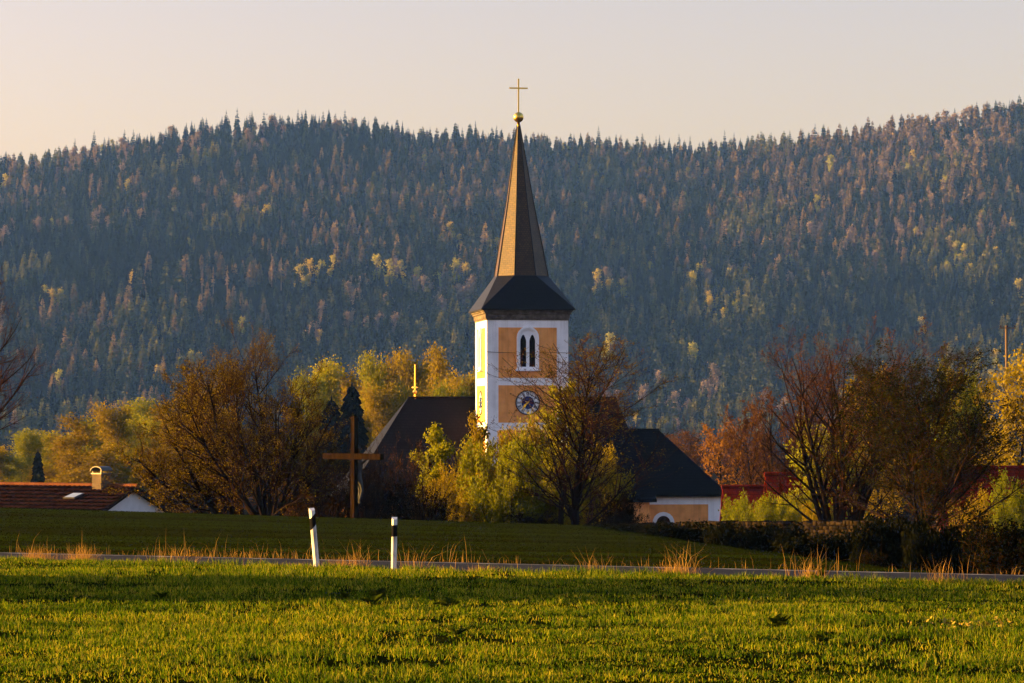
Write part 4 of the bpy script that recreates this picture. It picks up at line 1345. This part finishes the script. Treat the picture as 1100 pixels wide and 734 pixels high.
# hedges and brambles along the lower edge of the field
def hedge(seed, w_, d_, h_, nleaf, size, leaf):
    r = np.random.default_rng(seed)
    nst = int(14 * w_)
    S = np.stack([r.uniform(-w_ / 2, w_ / 2, nst), r.uniform(-d_ / 2, d_ / 2, nst), np.full(nst, -0.1)], 1)
    D = np.stack([r.normal(0, 0.25, nst), r.normal(0, 0.25, nst), np.ones(nst)], 1)
    P = polylines(r, S, D, r.uniform(0.55, 1.0, nst) * h_, 6, 0.12, 0.02)
    Rd = np.repeat(np.linspace(0.012, 0.004, 6)[None], nst, 0)
    tv, tf = tubes(P, Rd, 3)
    C = np.stack([r.uniform(-0.5, 0.5, nleaf), r.uniform(-0.5, 0.5, nleaf), r.uniform(0, 1, nleaf) ** 0.8], 1)
    C[:, 2] *= 0.78 + 0.22 * np.sin(C[:, 0] * 9 + seed) * np.cos(C[:, 1] * 7 + C[:, 0] * 17)
    C = C * np.array([w_, d_, h_]) + r.normal(0, 0.07, (nleaf, 3))
    v, f = flakes(r, C, size * r.uniform(0.6, 1.4, nleaf))
    return (np_mesh('trunk', tv, [tf], [M_bark]), np_mesh('crown', v, [f], [leaf]))
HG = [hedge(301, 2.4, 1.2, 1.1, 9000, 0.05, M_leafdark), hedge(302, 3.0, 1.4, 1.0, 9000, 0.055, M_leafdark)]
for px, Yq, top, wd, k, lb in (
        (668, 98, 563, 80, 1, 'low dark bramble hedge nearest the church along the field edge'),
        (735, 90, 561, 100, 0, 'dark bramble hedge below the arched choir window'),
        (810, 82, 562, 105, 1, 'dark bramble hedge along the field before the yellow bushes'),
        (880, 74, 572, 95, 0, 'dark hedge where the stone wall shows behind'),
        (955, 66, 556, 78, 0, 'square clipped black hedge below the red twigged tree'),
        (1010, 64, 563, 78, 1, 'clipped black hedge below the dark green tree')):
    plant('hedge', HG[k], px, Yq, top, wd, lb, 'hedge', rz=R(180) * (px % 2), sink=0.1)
RB = shrub(330, H=1.8, leaf=M_leafdark, leaf_n=9000, leaf_size=0.035, nst=22, dens=1.2, clump=0.06)
plant('bush', RB, 1072, 62, 548, 92, 'dark rounded bush beside the road at the right edge', 'bush')
plant('bush', RB, 935, 60, 592, 40, 'small dark bush at the foot of the clipped hedge', 'bush', rz=2)

# trees right of the church
OR_ = leafy(401, H=6.5, leaf=M_leaforange, leaf_n=1700, leaf_size=0.10, limbs=24, up=48, ratio=0.45, clump=0.14)
plant('broadleaf_tree', OR_, 776, 216, 455, 58, 'small orange leafed tree behind the right end of the black roof')
RD_ = broad_multi(402, nst=7, H=7.5, spread=0.5, twig=M_twigred, leaf=M_budred, leaf_n=9000, leaf_size=0.06, dens=0.9)
plant('broadleaf_tree', RD_, 833, 182, 424, 100, 'red brown leafless tree between the church and the tall bare tree')
YG = leafy(403, H=7.0, leaf=M_leafyg, leaf_n=4200, leaf_size=0.09, limbs=24, up=46, ratio=0.45, clump=0.2)
plant('broadleaf_tree', YG, 884, 150, 452, 84, 'yellow green tree glowing behind the red twigged tree')
GT = leafy(404, H=12, leaf=M_leafgold, leaf_n=9000, leaf_size=0.10, limbs=30, up=40, ratio=0.36, clump=0.28)
plant('broadleaf_tree', GT, 1090, 176, 372, 100, 'tall golden tree in front of the utility pole')
plant('broadleaf_tree', GT, 1048, 186, 398, 80, 'golden tree half hidden by the dark green tree', rz=2.2)
plant('broadleaf_tree', YG, 1030, 160, 388, 60, 'yellow green crown behind the top of the dark green tree', rz=1.0)
plant('broadleaf_tree', GT, 945, 190, 400, 80, 'golden brown crown between the two big right hand trees', rz=4.0)

# mid-distance woods
BR_ = leafy(405, H=10, leaf=M_budred, leaf_n=4000, leaf_size=0.12, limbs=26, up=42, ratio=0.40, clump=0.3)
for i, (px, Yq, top, wd) in enumerate(((700, 330, 478, 40), (722, 350, 466, 44), (748, 340, 462, 42), (790, 360, 470, 44), (815, 345, 466, 46), (860, 350, 440, 46), (905, 340, 430, 50), (1000, 350, 440, 50), (670, 360, 476, 44), (735, 300, 484, 36), (30, 360, 486, 46), (-10, 330, 500, 44))):
    plant('broadleaf_tree', BR_, px, Yq, top, wd, 'red brown budding tree in the far hedgerow at the foot of the hill', group='brown trees at the foot of the hill', rz=i * 1.2)
MT = [leafy(501, H=14, leaf=M_leafyg, leaf_n=9000, leaf_size=0.15, clump=0.62, ratio=0.34, up=40),
      leafy(502, H=14, leaf=M_leafgold, leaf_n=9000, leaf_size=0.15, clump=0.62, ratio=0.38, up=44),
      leafy(503, H=13, leaf=M_leafyg, leaf_n=8000, leaf_size=0.14, clump=0.55, ratio=0.42, up=46),
      leafy(504, H=14, leaf=M_leafgold, leaf_n=8000, leaf_size=0.14, clump=0.55, ratio=0.30, up=36)]
r = np.random.default_rng(12)
WOODL = [(8, 497, 0), (-20, 480, 1), (30, 462, 0), (58, 470, 1), (78, 447, 3), (100, 452, 0), (128, 433, 1), (152, 429, 0), (176, 436, 3), (196, 445, 2), (215, 452, 1), (92, 480, 2), (120, 478, 3), (150, 470, 1), (55, 500, 1), (18, 515, 3),
         (225, 420, 3), (245, 440, 1), (44, 478, 2), (66, 464, 0), (88, 462, 1), (110, 462, 2), (138, 446, 0), (164, 448, 2), (186, 456, 0), (205, 462, 1), (22, 488, 2), (-4, 505, 0), (72, 490, 3), (105, 492, 1), (140, 485, 0), (330, 400, 2), (345, 388, 0), (362, 396, 3), (180, 480, 1)]
for px, top, k in WOODL:
    plant('broadleaf_tree', MT[k], px, 300 + r.uniform(-20, 40), top, r.uniform(46, 62),
          ('yellow green tree in the sunlit wood on the left below the hill' if k in (0, 2) else 'golden brown tree in the sunlit wood on the left below the hill'),
          group='sunlit wood left of the church', rz=r.uniform(0, 6))
WOODR = [(404, 380, 0), (428, 379, 3), (452, 381, 1), (468, 374, 3), (494, 398, 1), (482, 412, 2), (440, 410, 2), (415, 412, 1), (505, 405, 0), (462, 420, 3), (390, 440, 1)]
for px, top, k in WOODR:
    plant('broadleaf_tree', MT[k], px, 310 + r.uniform(-20, 30), top, r.uniform(38, 50),
          ('yellow green tree rising behind the left nave roof' if k in (0, 2) else 'golden brown tree rising behind the left nave roof'),
          group='trees behind the nave roof', rz=r.uniform(0, 6))
P_near_spruce = conifer(555, H=15, W=6.5, whorls=40, per=16, m=M_spruce, droop=0.3, bare=0.04, thick=0.2, pw=0.5)
def near_spruce(px, Yq, top, wd, lb):
    X = (px - 550) / FPX * Yq
    o = link('spruce_tree', P_near_spruce, None, (X, Yq, gz(X, Yq)))
    H = at(px, top, Yq).z - gz(X, Yq)
    o.scale = (wd / FPX * Yq / 6.5, wd / FPX * Yq / 6.5, H / 15.6)
    tag(o, lb, 'tree')
near_spruce(378, 285, 408, 50, 'dark spruce rising above the wooden cross')
near_spruce(356, 290, 424, 50, 'dark spruce behind the right side of the broad leafless tree')
near_spruce(41, 280, 482, 22, 'small black spruce in the golden wood above the cottage roof')

# a hedgerow and a thorn bush outside the left of the picture shade strips of the meadow
HR_ = hedge(350, 6.0, 3.0, 5.0, 26000, 0.12, M_leafdark)
for i, (x_, y_, h_) in enumerate(((-30, 40.6, 1.0), (-31.5, 42.4, 1.15), (-24, 39.4, 0.55))):
    hr = empty('hedgerow', (x_, y_, gz(x_, y_)), R(90) if i < 2 else R(70))
    hr.scale = (0.55, 1.0, h_)
    tag(hr, ('tall dark hedgerow left of the meadow', 'tallest dark hedgerow by the road left of the meadow', 'low dark thorn hedge left of the meadow')[i], 'hedge')
    for n_, me in zip(('trunk', 'crown'), HR_): link(n_, me, hr)

# ------------------------------------------------------------------ grass
def blades(r, X, Y, Z, h, wd, lean=0.35, dirx=0.0):
    """Bent tapering blades: 5 vertices each."""
    N = len(X)
    a = r.uniform(0, 6.28, N); ld = r.uniform(0, 6.28, N)
    l = np.abs(r.normal(0, lean, N))
    ox, oy = np.cos(ld) * l * h + dirx * h, np.sin(ld) * l * h
    wx, wy = np.cos(a) * wd, np.sin(a) * wd
    B = np.stack([X, Y, Z], 1)
    W = np.stack([wx, wy, np.zeros(N)], 1)
    m1 = B + np.stack([ox * 0.35, oy * 0.35, h * 0.55], 1)
    tp = B + np.stack([ox, oy, h * (1 - 0.35 * l)], 1)
    V = np.stack([B - W, B + W, m1 + W * 0.8, m1 - W * 0.8, tp], 1).reshape(-1, 3)
    k = np.arange(N)[:, None] * 5
    return V, k + np.array([[0, 1, 2, 3]]), k + np.array([[3, 2, 4]])

gr = np.random.default_rng(21)
N = 1130000
Yb = 21.5 + 28.5 * gr.random(N) ** 0.88
hw = 0.181 * Yb + 5.0
Xb = gr.uniform(-1, 1, N) * hw
t = (Yb - (49.35 - ROAD_M * Xb)) * RN.y
den = np.clip(0.62 + 0.55 * wob(Xb, Yb, 0.7, 51) + 0.55 * wob(Xb, Yb, 0.12, 52), 0.05, 1)
k = (t < -ROAD_W - 0.12) & (gr.random(N) < den)
Xb, Yb, t = Xb[k], Yb[k], t[k]
hgt = (0.052 + 0.022 * wob(Xb, Yb, 1.6, 53) + 0.022 * wob(Xb * 0.4, Yb, 0.5, 55) + 0.030 * wob(Xb, Yb, 0.10, 54)) * gr.uniform(0.4, 1.7, len(Xb))
verge = sm((t + ROAD_W + 1.6) / 1.2)
hgt = np.clip(hgt, 0.018, 0.2) * (1 + 0.75 * verge)
V, f4, f3 = blades(gr, Xb, Yb, ground(Xb, Yb) - 0.01, hgt, 0.0026 + 0.0034 * gr.random(len(Xb)), lean=0.85)
grass = link('grass', np_mesh('grass', V, [f4, f3], [M_grass], [0, 0]))
tag(grass, 'sunlit green meadow grass in the foreground', 'grass', kind='stuff')

# short crop on the field beyond the road, in rows
N = 260000
Yc = 46 + 62 * gr.random(N) ** 1.3
Xc = gr.uniform(-1, 1, N) * (0.181 * Yc + 6)
t = (Yc - (49.35 - ROAD_M * Xc)) * RN.y
xe = 3.1 + (95 - np.clip(Yc, 40, 95)) * 0.0894
band = wob(Xc * 0.05, Yc, 1.3, 61)
k = (t > 1.0) & (Xc < xe + 0.5 * wob(Xc, Yc, 4, 60)) & (gr.random(N) < np.clip(0.6 + 0.45 * band, 0.1, 1))
Xc, Yc = Xc[k], Yc[k]
V, f4, f3 = blades(gr, Xc, Yc, ground(Xc, Yc) - 0.01, gr.uniform(0.015, 0.045, len(Xc)), 0.006 + 0.008 * gr.random(len(Xc)))
crop = link('field_crop', np_mesh('field_crop', V, [f4, f3], [M_crop], [0, 0]))
tag(crop, 'short dark green crop on the field beyond the road', 'crop', kind='stuff')

# dry golden stalks along both road verges
def stalk_set(r, X, Y, h, lean):
    return blades(r, X, Y, ground(X, Y) - 0.02, h, 0.002 + 0.002 * r.random(len(X)), lean)
a = gr.uniform(-26, 26, 16000)
cl = 0.5 + 0.5 * wob(a, a * 0, 1.4, 71)
a = a[gr.random(len(a)) < np.clip(cl * cl * 1.3 * np.where((a > -11) & (a < 1), 1.3, 0.8), 0.08, 0.95)]
c = np.where(gr.random(len(a)) < 0.62, gr.normal(0.55, 0.2, len(a)), -ROAD_W - np.abs(gr.normal(0.35, 0.25, len(a))) - 0.1)
Xs = a * RD.x + c * RN.x; Ys = 49.35 + a * RD.y + c * RN.y
hs_ = gr.uniform(0.06, 0.30, len(a)) * np.where(gr.random(len(a)) < 0.10, 2.2, 1.0)
V, f4, f3 = stalk_set(gr, Xs, Ys, hs_, 0.5)
dry = link('dry_grass', np_mesh('dry_grass', V, [f4, f3], [M_dry], [0, 0]))
tag(dry, 'thin dry golden stalks scattered along both road verges', 'grass', kind='stuff')

# distinct tufts of dry grass
def tuft_mesh(seed, n, h, spread, lean):
    r = np.random.default_rng(seed)
    X = r.normal(0, spread, n); Y_ = r.normal(0, spread, n)
    V, f4, f3 = blades(r, X, Y_, np.zeros(n) - 0.02, h * r.uniform(0.2, 1.1, n), 0.002 + 0.002 * r.random(n), lean)
    return np_mesh('grass_tuft', V, [f4, f3], [M_dry], [0, 0])
TD = [tuft_mesh(1, 620, 0.5, 0.12, 0.6), tuft_mesh(2, 560, 0.55, 0.11, 0.55)]
TS = [tuft_mesh(3, 60, 0.9, 0.13, 0.32), tuft_mesh(4, 44, 1.1, 0.11, 0.40)]
for px, Yq, h_, k, lb in (
        (40, 46.6, 0.95, 'd', 'dense golden dry grass tuft farthest left by the road'),
        (90, 46.2, 1.0, 'd', 'dense golden dry grass tuft right of the farthest left one'),
        (318, 44.8, 0.62, 'd', 'low golden tuft left of the leaning marker post'),
        (368, 44.2, 0.7, 'd', 'golden tuft between the two marker posts'),
        (640, 42.6, 0.7, 's', 'tall thin dry stalks by the road below the dark tree'),
        (733, 41.6, 0.56, 's', 'tall thin dry stalks by the road below the arched window'),
        (722, 41.8, 0.55, 'd', 'small golden tuft at the foot of the tall dry stalks'),
        (185, 45.8, 0.62, 's', 'tall thin dry stalks right of the two golden tufts'),
        (212, 45.6, 0.62, 's', 'tall leaning dry stalks left of the leaning marker post'),
        (385, 44.0, 0.6, 's', 'thin dry stalks just left of the upright marker post'),
        (445, 43.6, 0.55, 's', 'thin dry stalks just right of the upright marker post'),
        (520, 43.2, 0.5, 'd', 'small golden tuft on the verge below the tower'),
        (870, 40.6, 0.6, 's', 'dry stalks on the near verge below the stone wall'),
        (1010, 39.6, 0.5, 's', 'dry stalks on the near verge below the dark green tree')):
    X_ = (px - 550) / FPX * Yq
    o = link('grass_tuft', (TD if k == 'd' else TS)[px % 2], None, (X_, Yq, gz(X_, Yq)))
    o.scale = (1, 1, h_); o.rotation_euler = (0, 0, px * 0.7)
    tag(o, lb, 'grass tuft', 'dry grass tufts by the road')

# broad-leaved weeds in the meadow
def weed_mesh(seed, n=12, s=0.10):
    r = np.random.default_rng(seed)
    V, F = [], []
    for i in range(n):
        a = r.uniform(0, 6.28); e = r.uniform(0.25, 1.1); l = s * r.uniform(0.6, 1.4); w_ = l * 0.22
        d_ = np.array([math.cos(a) * math.cos(e), math.sin(a) * math.cos(e), math.sin(e)]); sd = np.array([-math.sin(a), math.cos(a), 0]) * w_
        up = np.array([0, 0, 0.02])
        k = len(V)
        V += [np.zeros(3), d_ * l * 0.5 + sd + up, d_ * l * 0.5 - sd + up, d_ * l - np.array([0, 0, l * 0.15])]
        F += [(k, k + 1, k + 3), (k, k + 3, k + 2)]
    return np_mesh('weed_plant', np.array(V), [np.array(F)], [M_weed])
WD = [weed_mesh(i, 12 + 3 * i, 0.11 + 0.02 * i) for i in range(3)]
for i, (px, py, s, lb) in enumerate((
        (400, 662, 1.6, 'broad leaved weed in the meadow below the upright marker post'), (484, 664, 1.3, 'broad leaved weed in the meadow left of centre'),
        (835, 690, 1.3, 'broad leaved weed low in the right meadow'), (878, 632, 1.8, 'broad leaved weed near the road on the right'),
        (290, 662, 1.0, 'small weed in the meadow below the broad leafless tree'), (408, 655, 1.2, 'yellowish weed above the larger weed'),
        (372, 655, 1.1, 'yellowish weed in the lit meadow left of the larger weed'), (174, 654, 0.9, 'small pale weed in the left meadow'),
        (880, 712, 1.0, 'small weed low in the right meadow'), (490, 700, 1.2, 'small weed low in the middle of the meadow'))):
    Yq = 2.4 * FPX / (py - 453); X_ = (px - 550) / FPX * Yq
    o = link('weed_plant', WD[i % 3], None, (X_, Yq, gz(X_, Yq)))
    o.scale = (s, s, s); o.rotation_euler = (0, 0, i * 1.7)
    tag(o, lb, 'weed')
# patch of pale dead leaves on the right
n = 110
Yq = 2.4 * FPX / (692 - 453)
C = np.stack([gr.normal((1035 - 550) / FPX * Yq, 0.32, n), gr.normal(Yq, 0.45, n), np.zeros(n)], 1)
C[:, 2] = ground(C[:, 0], C[:, 1]) + gr.uniform(0.03, 0.09, n)
v, f = flakes(gr, C, 0.022 * gr.uniform(0.6, 1.5, n), up=1.0)
dl = link('dead_leaves', np_mesh('dead_leaves', v, [f], [M_dead]))
tag(dl, 'small patch of pale dead leaves in the right of the meadow', 'leaves', kind='stuff')

# ------------------------------------------------------------------ air
m = MB(); m.box(-930, 930, -75, 3330, -10.5, 345)
hz_m = bpy.data.materials.new('haze'); hz_m.use_nodes = True
nt = hz_m.node_tree; nt.nodes.clear()
pv = nt.nodes.new('ShaderNodeVolumePrincipled')
pv.inputs['Color'].default_value = (0.105, 0.278, 1.0, 1)
pv.inputs['Absorption Color'].default_value = (1, 1, 1, 1)
pv.inputs['Density'].default_value = 0.000075
pv.inputs['Anisotropy'].default_value = 0.0
mo = nt.nodes.new('ShaderNodeOutputMaterial')
nt.links.new(pv.outputs[0], mo.inputs['Volume'])
hz_o = m.build('haze', hz_m)
tag(hz_o, 'bluish evening haze over the valley', 'haze', kind='stuff')
